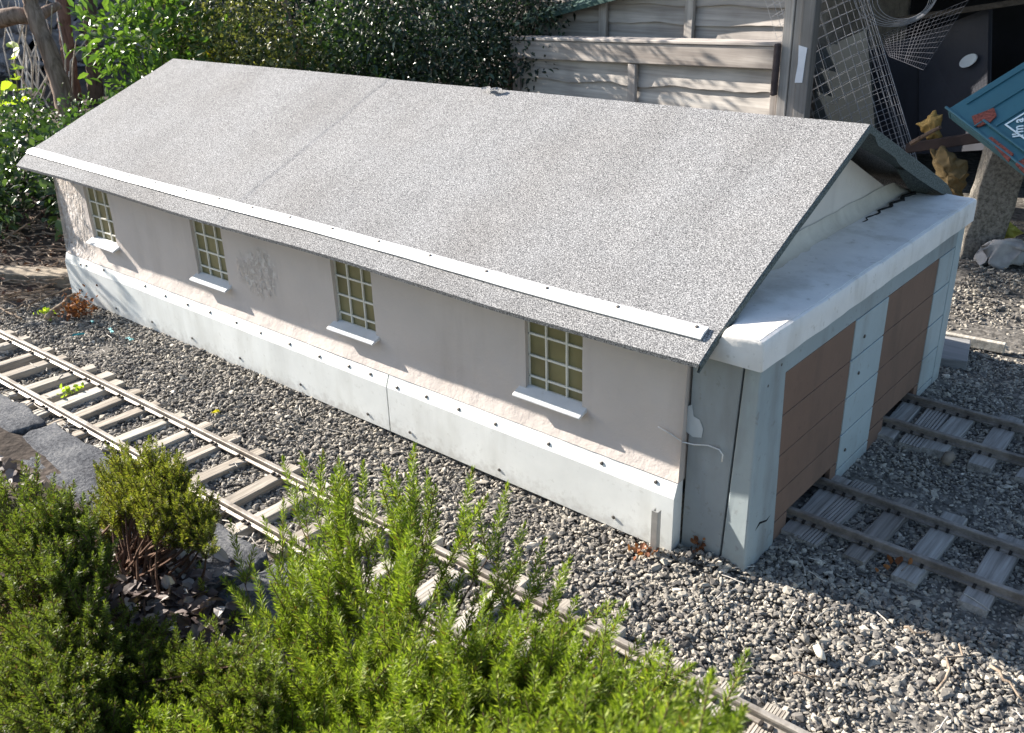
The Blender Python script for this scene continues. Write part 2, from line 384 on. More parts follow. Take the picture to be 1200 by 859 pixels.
# ballast heaped a little against the front corner of the shed
hz = hz+.012*np.exp(-(((x-.07)/.06)**2+((y+.01)/.03)**2))
z = hz-.0035-.004*((x > .09) & (y > .1))+r.uniform(-.003, .0042, len(x))
x2, y2 = region(60000, -2.25, .95, -.47, 1.1, keepf, r); z2 = .004*np.sin(x2*5.1+1)+.003*np.sin(y2*9+x2*3)-.003; x = np.concatenate([x, x2]); y = np.concatenate([y, y2]); z = np.concatenate([z, z2+r.uniform(-.002, .002, len(x2))]); rad = np.concatenate([rad, r.uniform(.0014, .0028, len(x2))])
V, F = stones(np.stack([x, y, z], 1), rad, r)
g = bpy.data.objects.new('gravel', mesh_np('gravel', V, F)); COL.objects.link(g); g.data.materials.append(M_gravel)
tag(g, 'loose grey and buff gravel ballast spread around the shed and tracks', 'gravel', kind='stuff')
for k, (px, py, rr, lab) in enumerate([(960, 765, .011, 'large cream pebble on the sunlit gravel in the lower right'), (940, 575+195, .0, ''), (1110, 537, .013, 'round brown stone beside a sleeper of the far short track')]):
    if rr:
        p = P(px, py, z=.01); V, F = stones(np.array([p]), np.array([rr]), r, .9)
        m_ = simple('pebble_'+('cream' if k == 0 else 'brown'), (.62, .56, .46) if k == 0 else (.22, .18, .14), .8, .15, 60)
        tag(obj('pebble', mesh_np('pebble', V, F, True), m_), lab, 'pebble')

# ------------------------------------------------------------------ engine shed
L = 2.037; W = .908; YR = .454
shed = root('model_engine_shed', 'long low model engine shed with speckled grey felt roof and four small windows', 'model building', (-L/2, W/2, 0))
WX = [(-1.872, -1.745), (-1.357, -1.229), (-.838, -.716), (-.322, -.199)]
WZ = .198
# front wall between the windows, bottom edge flared towards the plinth
def wall_y(x, z):
    yy = .0015*N3(x, z, 0, 9)+.0009*N3(x, z, 5, 30)
    if z < .165: yy -= .013*((.165-z)/.035)**1.3
    return yy
def wall_patch(mb, x0, x1, z0, z1):
    nx = max(1, int((x1-x0)/.012)); nz = max(1, int((z1-z0)/.012))
    mb.grid(lambda u, v: (x0+(x1-x0)*u, wall_y(x0+(x1-x0)*u, z0+(z1-z0)*v), z0+(z1-z0)*v), nx, nz)
mb = MB(); zt = .392
wall_patch(mb, -L, 0, .13, WZ)
ex = -L
for a, b in WX:
    wall_patch(mb, ex, a, WZ, zt); ex = b
    for xx in (a, b):   # reveals
        mb.grid(lambda u, v, xx=xx: (xx, wall_y(xx, WZ+v*(zt-WZ))*(1-u)+.016*u, WZ+v*(zt-WZ)), 2, 8)
    mb.grid(lambda u, v, a=a, b=b: (a+(b-a)*v, wall_y(a+(b-a)*v, WZ)*(1-u)+.016*u, WZ+.0*u), 2, 4)
wall_patch(mb, ex, 0, WZ, zt)
mb.add([(0, -.013, .13), (0, .022, .13), (0, .022, zt), (0, 0, zt)], [(0, 1, 2, 3)])
mb.add([(-L, -.013, .13), (-L, .022, .13), (-L, .022, zt), (-L, 0, zt)], [(3, 2, 1, 0)])
obj('front_wall', mb.mesh('front_wall', True), M_wall, shed)
mb = MB(); mb.box((-L, .93-.02, -.01), (0, .93, .392)); obj('back_wall', mb, M_wall, shed)
mb = MB(); mb.prism([(.024, -.01), (.908, -.01), (.908, .392), (.454, .595), (.024, .392)], (0, 1, 0), (0, 0, 1), (-L, 0, 0), (-L+.02, 0, 0)); obj('end_wall', mb, M_wall, shed)
mb = MB(); mb.box((-L+.03, .05, -.01), (-.05, .88, .37)); obj('inner_lining', mb, M_black, shed)
# gable over the doors
mb = MB()
def gz(y): return .585-.205*abs(y-YR)/.454+.008
nn = 24
for i in range(nn):
    y0 = .01+(.90-.01)*i/nn; y1 = .01+(.9-.01)*(i+1)/nn
    mb.add([(-.022, y0, .35), (-.022, y1, .35), (-.022+.002*N3(y1, 1, 0, 8), y1, gz(y1)), (-.022+.002*N3(y0, 1, 0, 8), y0, gz(y0))], [(0, 1, 2, 3)])
mb.box((-.045, .024, .0), (-.024, .9, .37))
obj('gable', mb.mesh('gable', True), M_gable, shed)
# mortar fillet at the foot of the gable
mb = MB()
def fillet(u, v):
    y = .005+.90*u; wob = .006*N3(y, 3, 0, 14)
    a = v*math.pi/2; rr = .030+wob
    return (-.021+rr*(1-math.cos(a))*.9+.001, y, min(.412+rr*(1-math.sin(a)), .405+.42*max(0, min(y, .92-y))))
mb.grid(fillet, 60, 6); obj('mortar_fillet', mb.mesh('mortar_fillet', True), M_cream, shed)
# crumbled black gap at the far end of the fillet
mb = MB(); pth = [(.009+.004*math.sin(k*1.3)+.0015*math.sin(k*3.7), .60+.013*k, .4118) for k in range(24)]
mb.tube(pth, [.0012+.00018*k+.0012*abs(math.sin(k*1.9)) for k in range(24)], 6)
obj('crack', mb, M_black, shed)

# plinth boards with sloping top
def plinth(x0, x1):
    prof = [(-.0215, .003), (-.0215, .104), (-.0125, .1285), (.004, .1285), (.004, .003)]
    mb = MB(); k = 24
    vs = []; 
    for i in range(k+1):
        x = x0+(x1-x0)*i/k; d = .0012*N3(x, 0, 2, 4)
        vs += [(x, a+d, b+.001*N3(x, b, 0, 5)+(-.004 if b < .01 else 0)*(1 if x < -1.2 else 0)) for a, b in prof]
    m_ = len(prof); fs = [(i*m_+j, i*m_+(j+1) % m_, (i+1)*m_+(j+1) % m_, (i+1)*m_+j) for i in range(k) for j in range(m_)]
    fs += [tuple(range(m_)), tuple(k*m_+j for j in range(m_))[::-1]]
    mb.add(vs, fs); return mb
pl = [obj('plinth', plinth(-L-.004, -.6755), M_plinth, shed), obj('plinth', plinth(-.672, -.001), M_plinth, shed)]
mb = MB(); mb.box((-L+.01, -.012, -.02), (-.002, .02, .1)); obj('footing', mb, M_conc, shed)

# windows
def screw_mesh():
    mb = MB(); mb.tube([(0, 0, 0), (0, 0, .0012), (0, 0, .002)], [.0034, .0034, .002], 10)
    mb2 = mb.mesh('screw', False); mb2.materials.append(M_screw); return mb2
SCREW = screw_mesh()
def screw(parent, loc, normal):
    o = bpy.data.objects.new('screw', SCREW); COL.objects.link(o); o.parent = parent
    o.location = Vector([float(c) for c in loc])-worldloc(parent); o.rotation_euler = Vector(normal).to_track_quat('Z', 'Y').to_euler(); return o
for wi, (a, b) in enumerate(WX):
    wroot = MB(); yb = .0095; t = .0018; w_ = b-a
    top = .352
    for zz in (.2205, .2605, .3015, .342): wroot.box((a, yb-t, zz-t*1.1), (b, yb+t, zz+t*1.1))
    for xx in (a+w_*.325, a+w_*.685): wroot.box((xx-t, yb-t*1.25, WZ+.001), (xx+t, yb+t*1.2, .375))
    wroot.box((a+.0003, yb-t, WZ+.001), (a+.0028, yb+t*1.1, .375)); wroot.box((b-.0028, yb-t, WZ+.001), (b-.0003, yb+t*1.1, .375))
    wroot.box((a+.003, yb-t*.9, WZ+.0005), (b-.003, yb+t, WZ+.004))
    wo_ = obj('window', wroot, M_bar, shed, .0004)
    mb = MB(); mb.box((a+.0005, .0120, WZ+.0006), (b-.0005, .0145, .38)); obj('pane', mb, M_pane, wo_)
    mb = MB(); d = .010
    x0, x1 = a-(.012 if wi != 3 else .016), b+.010
    prof = [(.0085, WZ+.0045), (-.020, WZ-.008), (-.0205, WZ-.0122), (-.002, WZ-.008), (.0085, WZ-.006)]
    mb.prism(prof, (0, 1, 0), (0, 0, 1), (x0, 0, 0), (x1, 0, 0)); obj('sill', mb, M_sill, wo_, .0012)

# plinth screws
for x, z in [(-1.95, .112), (-1.918, .115), (-1.821, .12), (-1.605, .120), (-1.505, .115), (-1.403, .115), (-1.305, .117), (-1.195, .117), (-1.099, .115), (-.992, .115), (-.888, .113), (-.792, .116), (-.725, .117)]:
    screw(pl[0], (x, -.0215+(z-.104)*.37-.0002, z), (0, -.94, .34))
for x, z in [(-.644, .111), (-.562, .115), (-.475, .115), (-.382, .114), (-.258, .115), (-.145, .117), (-.039, .12)]:
    screw(pl[1], (x, -.0215+(z-.104)*.37-.0002, z), (0, -.94, .34))
for x, z in [(-1.972, .028), (-1.782, .019), (-1.593, .024), (-1.402, .026), (-1.196, .027), (-.965, .025), (-.74, .022)]: screw(pl[0], (x, -.022, z), (0, -1, .0))
for x, z in [(-.613, .021), (-.373, .022), (-.115, .024)]: screw(pl[1], (x, -.022, z), (0, -1, .0))

# roof: felt sheets following the surveyed ridge, fold and eave lines
def lerp(a, b, t): return a+(b-a)*t
XL, XR = -2.085, .057
def ridge(x): t = (x-XL)/(XR-XL); return np.array([x, YR, lerp(.613, .624, t)])
def fold(x): t = (x-XL)/(XR-XL); return np.array([x, -.031, lerp(.417, .400, t)+.0016*math.sin(x*5.5)])
def eave(x): t = (x-XL)/(XR-XL); return np.array([x, -.0736, lerp(.387, .373, t)+.0022*math.sin(x*6.5+.6)])
def fold_b(x): p = ridge(x); return np.array([x, .935, p[2]-.195])
def eave_b(x): p = fold_b(x); return np.array([x, .978, p[2]-.028])
def roof_pt(x, v):
    # v 0..1 eave -> fold -> ridge -> back
    sk = -.02*(1-v) if x < -2 else 0
    if v < .1: p = lerp(eave(x), fold(x), v/.1)
    elif v < .6: p = lerp(fold(x), ridge(x), (v-.1)/.5)
    elif v < .94: p = lerp(ridge(x), fold_b(x), (v-.6)/.34)
    else: p = lerp(fold_b(x), eave_b(x), (v-.94)/.06)
    amp = .0024*N3(x, v*2, 0, 2.3)+.0011*N3(x, v*3, 4, 8)
    if abs(v-.6) < .03: amp *= .3
    amp += .0011/(1+math.exp(min(30, max(-30, (x+1.12+.02*(v-.5)+.002*math.sin(v*40))/.0022))))
    return p+np.array([0, -.2, .97])*amp
def sheet(x0, x1, th, lift=0, v0=0., v1=1., nu=None, nv=60):
    nu = nu or max(4, int((x1-x0)/.03)); mb = MB(); vs = []
    vv = sorted(set([v0+(v1-v0)*j/nv for j in range(nv+1)]+[q for q in (.1, .6, .94) if v0 < q < v1])); m_ = len(vv)
    for i in range(nu+1):
        x = x0+(x1-x0)*i/nu
        for v in vv:
            p = roof_pt(x, v); vs.append(p+np.array([0, 0, lift]))
    for i in range(nu+1):
        x = x0+(x1-x0)*i/nu
        for v in vv:
            p = roof_pt(x, v); vs.append(p+np.array([0, .002 if v < .1 else 0, lift-th]))
    T = (nu+1)*m_
    fs = []
    for i in range(nu):
        for j in range(m_-1):
            a = i*m_+j; fs.append((a, a+m_, a+m_+1, a+1)); fs.append((T+a, T+a+1, T+a+m_+1, T+a+m_))
    for i in range(nu):
        a = i*m_; fs.append((a, T+a, T+a+m_, a+m_)); a = i*m_+m_-1; fs.append((a, a+m_, T+a+m_, T+a))
    for j in range(m_-1):
        fs.append((j, j+1, T+j+1, T+j)); a = nu*m_+j; fs.append((a, T+a, T+a+1, a+1))
    mb.add(vs, fs); return mb
r0 = obj('roof', sheet(XL, XR, .0075, nu=420), M_felt, shed)
# verge of folded felt on the door end, darker
mb = MB(); prev = None
vv = np.linspace(0, 1, 61); pts = [roof_pt(XR, v) for v in vv]
A = []
for v, p in zip(vv, pts):
    dz = .010+(.010 if v > .62 else 0)+(.008*max(0, math.sin((v-.62)*9)) if v > .7 else 0)
    A.append((p+np.array([.0006, 0, -.001]), p+np.array([.0026, 0, -.002]), p+np.array([.0018, 0, -dz-.004]), p+np.array([-.002, 0, -dz-.003])))
vs = [q for a in A for q in a]; fs = [(i*4+j, i*4+(j+1) % 4, (i+1)*4+(j+1) % 4, (i+1)*4+j) for i in range(60) for j in range(4)]
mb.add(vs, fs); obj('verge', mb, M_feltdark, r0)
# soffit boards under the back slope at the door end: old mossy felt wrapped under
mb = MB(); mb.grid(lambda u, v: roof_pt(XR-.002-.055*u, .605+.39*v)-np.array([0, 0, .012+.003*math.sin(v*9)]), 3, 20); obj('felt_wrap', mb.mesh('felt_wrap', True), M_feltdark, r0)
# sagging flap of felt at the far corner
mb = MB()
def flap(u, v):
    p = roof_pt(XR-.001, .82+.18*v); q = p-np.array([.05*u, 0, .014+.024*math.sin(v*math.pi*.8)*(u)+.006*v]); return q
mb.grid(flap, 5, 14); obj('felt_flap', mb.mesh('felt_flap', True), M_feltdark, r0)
mb = MB(); q0 = ridge(-.80)
mb.grid(lambda u, v: q0+np.array([.055*u, -.012-.012*v+.004*math.sin(u*9), .0035-.004*v+.003*abs(math.sin(u*7+v*3))]), 12, 3); obj('felt_scrap', mb, M_felt, r0)
# white strip nailed along the fold
mb = MB(); k = 60; vs = []; xa, xb = XL+.006, .040
for i in range(k+1):
    x = xa+(xb-xa)*i/k
    lo = lerp(fold(x), eave(x), .22)+(roof_pt(x, .09)-lerp(eave(x), fold(x), .9)); up_ = lerp(fold(x), ridge(x), .026)+(roof_pt(x, .11)-lerp(fold(x), ridge(x), .02))
    o_ = np.array([0, -.5, .86]); mid = (fold(x)+roof_pt(x, .1))/2
    l_ = .0018
    vs += [lo+o_*l_, lo+o_*(l_+.0026), (roof_pt(x, .1))+o_*(l_+.0042), up_+o_*(l_+.0026), up_+o_*l_]
fs = [(i*5+j, (i+1)*5+j, (i+1)*5+(j+1) % 5, i*5+(j+1) % 5) for i in range(k) for j in range(5)]+[(0, 1, 2, 3, 4), tuple(k*5+j for j in range(5))[::-1]]
mb.add(vs, fs); st = obj('eaves_strip', mb, M_white, r0)
for x in (-2.04, -1.98, -1.739, -1.677, -1.555, -1.432, -1.302, -1.172, -1.048, -.918, -.786, -.652, -.517, -.382, -.251, -.113, .024):
    p = roof_pt(x, .107)+np.array([0, -.5, .86])*.0046; screw(r0, p, (0, -.5, .86))

# door block beyond the gable: side panel, corner board, boarded front, canopy slab
mb = MB(); mb.hexa([(.002, .004, -.01), (.071, .004, -.01), (.071, .02, -.01), (.002, .02, -.01), (.006, .003, .372), (.088, .003, .372), (.088, .02, .372), (.006, .02, .372)])
sp_ = obj('side_panel', mb, M_grey, shed, .001)
mb = MB()
pp = [P(q[0], q[1], y=.0025) for q in ((806, 476), (811, 474), (813, 488), (820, 492), (824, 503), (822, 513), (812, 512), (804, 506))]
mb.add([p-np.array([0, 0, 0]) for p in pp], [tuple(range(8))]); obj('paint_patch', mb, M_patch, sp_)
mb = MB(); mb.hexa([(.0745, .002, -.01), (.119, -.002, -.01), (.119, .10, -.01), (.0745, .02, -.01), (.0905, .001, .362), (.117, .0, .362), (.117, .082, .362), (.0905, .02, .362)])
cb = obj('corner_post', mb, M_blue, shed, .003, label='pale blue-grey corner post, cracked and cut away near the ground')
# front boards; openings painted brown as doors
EX = .115
def yb(y): return y
d1, d2, d3, d4 = .083, .355, .502, .772
def dxl(z): return d1+.012*(1-z/.3)
zl = [-.01, .022, .095, .168, .242, .318]
FB = MB()
def front_piece(mb, y0, y1, z0, z1, th=.012, gap=.0013, tlt=0):
    mb.box((EX-th, y0+.0003, z0+gap), (EX+tlt, y1-.0003, z1-gap))
# top board
front_piece(FB, .03, .905, .318, .368)
for (ya, yb_) in ((.03, d1),):
    for i in range(1, 5): front_piece(FB, ya, dxl(zl[i]), zl[i], zl[i+1])
    front_piece(FB, ya, dxl(0)+.0, -.01, .022)
ft = obj('front_boarding', FB, M_blue, shed, .0012)
PB = MB()
for i in range(0, 5): front_piece(PB, d2, d3, zl[i] if i else -.01, zl[i+1])
obj('door_pier', PB, M_pier, shed, .0012, label='pale blue boarded pier between the two brown doors')
PB = MB()
for i in range(0, 5): front_piece(PB, d4, .862, zl[i] if i else -.01, zl[i+1])
obj('door_pier', PB, M_pier, shed, .0012, label='pale blue boarded pier at the far end of the front')
mb = MB(); mb.box((EX-.012, .8645, -.01), (EX+.001, .905, .3665)); obj('corner_board', mb, M_pier, shed, .0015)
for (ya, yc, lab) in ((d1, d2, 'near brown boarded door'), (d3, d4, 'far brown boarded door')):
    mb = MB()
    r1, r2 = ((.172, .306) if ya == d1 else (.590, .745))   # rails leave through a low opening
    for i in range(1, 5):
        y0 = dxl((zl[i]+zl[i+1])/2) if ya == d1 else ya
        if i == 1:
            front_piece(mb, y0, yc, zl[1]+.018, zl[2], .010, .0012, -.0015)
        else: front_piece(mb, y0, yc, zl[i], zl[i+1], .010, .0008, -.0015)
    o_ = r2+.022 if ya == d1 else r2+.004
    # jamb stubs right and left of the rail opening
    mb.box((EX-.0115, o_, -.01), (EX-.0015, yc-.0003, zl[1]+.0165))
    if ya == d1: mb.box((EX-.0115, d1+.012, -.01), (EX-.0015, r1-.018, zl[1]+.0165))
    else: mb.box((EX-.0115, ya+.0003, -.01), (EX-.0015, r1-.012, zl[1]+.0165))
    obj('door', mb, M_door, shed, .001, label=lab)
# dark interior lining of the block, and its far side
mb = MB(); mb.box((.0, .03, .06), (.10, .89, .36)); mb.box((.0, .886, -.01), (.10, .90, .36)); obj('lining', mb, M_black, shed)
for q in ((918, 395+34, .0),): pass
for (px, py) in ((915, 427), (1013, 394), (1006, 437), (990, 527), (899, 452), (907, 512)):
    screw(ft, P(px, py, x=EX+.0005), (1, 0, 0))
# split near the base of the corner
mb = MB(); path = [P(884, 622, x=EX+.0025), P(889, 613, x=EX+.0025), P(897, 610, x=EX+.0025), P(903, 602, x=EX+.0025)]
mb.tube(path, [.0012, .0026, .0022, .001], 5); obj('split', mb, M_black, cb)
# canopy
mb = MB(); nx, ny = 14, 60
def can_top(x, y): return .409+.0035*math.sin(y*4+.6)+.0015*N3(x, y, 0, 14)+(.004 if x < .02 else 0)-.004*(x/.13)
def canopy():
    y0, y1, x0, x1 = -.022, .918, -.0195, .128; zb = .362
    prof = [(x0, zb), (x1-.002, zb), (x1, zb+.002), (x1, .388), (x1-.0005, .4045), (x1-.0025, .4085), (x1-.0065, .4098), (x1-.0075, .4088), (x1-.0085, .4102), (.09, .4105), (.070, .4112), (.0655, .4113), (.057, .4115), (.03, .4125), (x0, .413)]
    vs = []; ys_ = [y0, y0+.002, y0+.006, y0+.014]+list(np.linspace(y0+.03, y1-.02, 70))+[y1-.006, y1-.002, y1]
    for y in ys_:
        e = min(1, max(0, min(y-y0, y1-y))/.006); ins = .004*(1-math.sqrt(max(0, 1-(1-e)**2)))
        for (a, b) in prof:
            top = b > .39; nz = .0018*N3(a*2, y, 1, 11)+.0014*N3(a, y, 2, 30)
            xx = a+(0 if a < .01 else (.0016*N3(y, b, 3, 18)-ins)); zz = b+(nz-ins if top else nz*.6+ins*.2)
            if xx < .066: zz = min(zz, .3815+.44*max(0, y+.031)+max(0, xx-.056)*2.6, .3815+.44*max(0, .955-y)+max(0, xx-.056)*2.6)
            vs.append((xx, y, zz))
    m_ = len(prof); k = len(ys_)-1
    fs = [(i*m_+j, i*m_+(j+1) % m_, (i+1)*m_+(j+1) % m_, (i+1)*m_+j) for i in range(k) for j in range(m_)]+[tuple(range(m_))[::-1], tuple(k*m_+j for j in range(m_))]
    q = MB(); q.add(vs, fs); return q
cnp = obj('canopy', canopy().mesh('canopy', True), M_canopy, shed); cnp.data.polygons.foreach_set('use_smooth', [True]*len(cnp.data.polygons)); cnp.data.set_sharp_from_angle(angle=math.radians(40))
# black slab drawn for the dark notch under the eaves at the right
mb = MB(); mb.hexa([(-.045, -.062, .3645), (.04, -.062, .3655), (.04, .0, .372), (-.045, .0, .372), (-.045, -.062, .3685), (.04, -.062, .3700), (.04, 0, .378), (-.045, 0, .378)]); obj('eaves_notch', mb, M_black, shed)
# loose wire hooked at the corner
mb = MB(); pth = [P(*q, y=yy) for *q, yy in ((771, 500, -.004), (785, 508, -.005), (800, 518, -.006), (813, 521, -.003), (830, 522, -.002), (843, 527, -.002), (847, 533, -.002), (846, 541, -.001))]
mb.tube(pth, .0011, 6); tag(obj('wire', mb.mesh('wire', True), M_wire), 'thin white wire hooked around the corner of the model shed', 'wire')
# short metal upright in front of the corner
p = P(767, 650, z=.0); hz_ = P(767, 597, y=p[1])[2]
mb = MB(); c_ = p; a_ = .0055
mb.box((c_[0]-a_, c_[1]-a_, -.02), (c_[0]-a_+.0016, c_[1]+a_, hz_)); mb.box((c_[0]-a_+.0017, c_[1]-a_, -.02), (c_[0]+a_-.0017, c_[1]-a_+.0016, hz_)); mb.box((c_[0]+a_-.0016, c_[1]-a_, -.02), (c_[0]+a_, c_[1]+a_, hz_))
tag(obj('metal_upright', mb, M_steel), 'short galvanised channel stake standing in gravel by the white plinth', 'stake')

# ------------------------------------------------------------------ railway tracks
RAILP = [(-.0072, 0), (.0072, 0), (.0072, .0022), (.0022, .0042), (.0022, .0108), (.0046, .0125), (.0046, .0162), (.0036, .0172), (-.0036, .0172), (-.0046, .0162), (-.0046, .0125), (-.0022, .0108), (-.0022, .0042), (-.0072, .0022)]
ZT = .0125
def track(label, fn1, fn2, x0, x1, sl_, half, mat, smat, base, width=(.026, .036), grooved=()):
    t = root('railway_track', label, 'railway track', base, 'railway tracks around the shed')
    for fn in (fn1, fn2):
        mb = MB(); k = 40; m_ = len(RAILP); vs = []
        for i in range(k+1):
            x = x0+(x1-x0)*i/k; y = fn(x); wv = .0006*N3(x, y, 0, 3)
            vs += [(x, y+a+wv, ZT+b+wv) for a, b in RAILP]
        fs = [(i*m_+j, (i+1)*m_+j, (i+1)*m_+(j+1) % m_, i*m_+(j+1) % m_) for i in range(k) for j in range(m_)]+[tuple(range(m_)), tuple(k*m_+j for j in range(m_))[::-1]]
        mb.add(vs, fs); obj('rail', mb, mat, t)
    for si, x in enumerate(sl_):
        ya, yb_ = fn2(x), fn1(x); w_ = random.uniform(*width)/2; an = random.uniform(-.05, .05); ext = random.uniform(.8, 1.15)
        c = np.array([x, (ya+yb_)/2+random.uniform(-.006, .006), ZT-.0145]); hl = (yb_-ya)/2+half*ext
        Xd = np.array([math.cos(an), math.sin(an), random.uniform(-.03, .03)]); Yd = np.array([-math.sin(an), math.cos(an), random.uniform(-.01, .01)])
        mb = MB()
        if si in grooved:
            g_ = 7; 
            for k in range(g_):
                cx = (k-(g_-1)/2)*2*w_/g_
                mb.obox(c+Xd*cx, Xd*(w_/g_*.72), Yd*hl, (0, 0, .0138))
            mb.obox(c-np.array([0, 0, .002]), Xd*w_*.99, Yd*hl*.998, (0, 0, .0125))
            s_ = obj('sleeper', mb, smat, t, label='grooved decking sleeper')
        else:
            # slightly worn block with uneven ends
            def sf(u, v):
                ang = u*2*math.pi; return None
            nY = 10; vs = []
            for j in range(nY+1):
                yy = -hl+2*hl*j/nY; jit = .0012
                for (a, b) in ((-w_, -.014), (w_, -.014), (w_, .0125), (w_-.0015, .0140), (0, .0142), (-w_+.0015, .0140), (-w_, .0125)):
                    q = c+Xd*(a+random.uniform(-jit, jit)*.6)+Yd*(yy+(random.uniform(-jit, jit)*2 if j in (0, nY) else 0))+np.array([0, 0, b+random.uniform(-.0004, .0004)]); vs.append(q)
            fs = [(j*7+k, j*7+(k+1) % 7, (j+1)*7+(k+1) % 7, (j+1)*7+k) for j in range(nY) for k in range(7)]+[tuple(range(7))[::-1], tuple(nY*7+k for k in range(7))]
            mb.add(vs, fs); s_ = obj('sleeper', mb, smat, t)
        for yy in (ya, yb_):
            for sx in (-1, 1):
                mb = MB(); mb.obox((x+sx*w_*.45+.0, yy-.0075, ZT+.0035), (.0022, 0, 0), (0, .0035, 0), (0, 0, .0022)); mb.obox((x+sx*w_*.45, yy+.0075, ZT+.0035), (.0022, 0, 0), (0, .0035, 0), (0, 0, .0022))
                obj('rail_fixing', mb, M_fix, s_)
    return t
sx = [-2.42, -2.31, -2.2, -2.09, -1.98, -1.868, -1.791, -1.672, -1.594, -1.479, -1.401, -1.338, -1.255, -1.17, -1.078, -.994, -.9, -.811, -.70, -.61, -.51, -.42, -.33, -.235, -.14, -.042, .043, .138, .229, .295, .38]
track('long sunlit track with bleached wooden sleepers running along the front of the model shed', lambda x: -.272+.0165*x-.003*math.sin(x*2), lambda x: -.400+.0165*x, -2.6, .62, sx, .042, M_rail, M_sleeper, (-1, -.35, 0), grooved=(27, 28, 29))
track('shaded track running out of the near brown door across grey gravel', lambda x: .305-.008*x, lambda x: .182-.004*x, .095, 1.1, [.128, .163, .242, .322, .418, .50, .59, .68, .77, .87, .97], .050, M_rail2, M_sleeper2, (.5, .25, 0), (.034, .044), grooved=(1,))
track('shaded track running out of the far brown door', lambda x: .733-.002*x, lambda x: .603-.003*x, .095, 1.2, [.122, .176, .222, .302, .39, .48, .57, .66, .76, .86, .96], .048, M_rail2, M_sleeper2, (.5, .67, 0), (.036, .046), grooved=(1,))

# ------------------------------------------------------------------ kerb stones in front, edging beam at left
def rough_block(x0, x1, y0, y1, z0, z1, amp, seed, n_=26):
    """subdivided box with noisy faces"""
    import bmesh
    bm = bmesh.new(); bmesh.ops.create_cube(bm, size=1)
    bmesh.ops.subdivide_edges(bm, edges=bm.edges[:], cuts=n_, use_grid_fill=True)
    for v in bm.verts:
        p = Vector((lerp(x0, x1, v.co.x+.5), lerp(y0, y1, v.co.y+.5), lerp(z0, z1, v.co.z+.5)))
        e = sum(1 for c in v.co if abs(c) > .49)
        q = Vector((N3(p.x+seed, p.y, p.z, 18), N3(p.y, p.z+seed, p.x, 18), N3(p.z, p.x, p.y+seed, 18)))
        q += .5*Vector((N3(p.x+seed, p.y, p.z, 60), N3(p.y, p.z+seed, p.x, 60), N3(p.z, p.x, p.y+seed, 60)))
        c = Vector(((x0+x1)/2, (y0+y1)/2, (z0+z1)/2)); 
        if e >= 2: p = p+(c-p).normalized()*amp*.8
        v.co = p+q*amp
    me = bpy.data.meshes.new('block'); bm.to_mesh(me); bm.free(); me.polygons.foreach_set('use_smooth', [True]*len(me.polygons)); return me
for (xa, xb, s_, lab) in ((-1.95, -1.235, 1, 'rough dark grey kerb stone at the left edge beside the long track'), (-1.225, -.47, 5, 'rough dark grey kerb stone behind the small olive heather'), (-.46, .22, 9, 'rough dark grey kerb stone behind the large front heather')):
    tag(obj('kerb_stone', rough_block(xa, xb, -.585+.01*s_/9, -.468+.008*s_/9, -.03, .034, .007, s_), M_kerb), lab, 'kerb stone', 'kerb stones beside the long track')
me = rough_block(-2.9, -2.06, -.035, .035, -.02, .035, .006, 3); me.transform(Matrix.Translation((0, .0, 0)))
bmz = Matrix.Translation((-2.06, .07, 0)) @ Matrix.Rotation(math.radians(28), 4, 'Z') @ Matrix.Translation((2.06, 0, 0)); me.transform(bmz)
tag(obj('edging_beam', me, simple('mossy_beam', (.24, .20, .15), .95, .35, 50, .6)), 'rounded brown edging beam on the ground at the left end of the shed', 'edging')

# ------------------------------------------------------------------ foliage generators
GA = 2.39996
def needles(sprigs, r, nl=.0085, step=.00055, wid=.0017):
    """sprigs: list of (p0, p1). returns arrays of 4-vertex needle leaves"""
    B = []; Dn = []; Ls = []
    for p0, p1 in sprigs:
        ax = p1-p0; Ln = np.linalg.norm(ax); ax = ax/Ln; n_ = max(6, int(Ln/step)); t = np.linspace(.02, 1, n_)
        a = np.cross(ax, [.3, .5, .8]); a /= np.linalg.norm(a); b = np.cross(ax, a)
        ph = np.arange(n_)*GA+r.uniform(0, 6); tilt = np.where(t > .92, .3, .78)+r.normal(0, .16, n_)
        d = ax[None]*np.cos(tilt)[:, None]+(np.cos(ph)[:, None]*a+np.sin(ph)[:, None]*b)*np.sin(tilt)[:, None]
        B.append(p0+ax*(t*Ln)[:, None]); Dn.append(d); Ls.append(nl*(1-.45*t**3)*r.uniform(.75, 1.2, n_))
    B = np.concatenate(B); D_ = np.concatenate(Dn); Ls = np.concatenate(Ls)
    S = np.cross(D_, r.normal(size=D_.shape)); S /= np.linalg.norm(S, axis=1)[:, None]
    w_ = wid*r.uniform(.7, 1.2, len(B))
    V = np.stack([B, B+D_*(Ls*.5)[:, None]+S*w_[:, None]*.5, B+D_*Ls[:, None], B+D_*(Ls*.5)[:, None]-S*w_[:, None]*.5], 1)
    F = np.arange(len(B)*4).reshape(-1, 4); return V.reshape(-1, 3), F
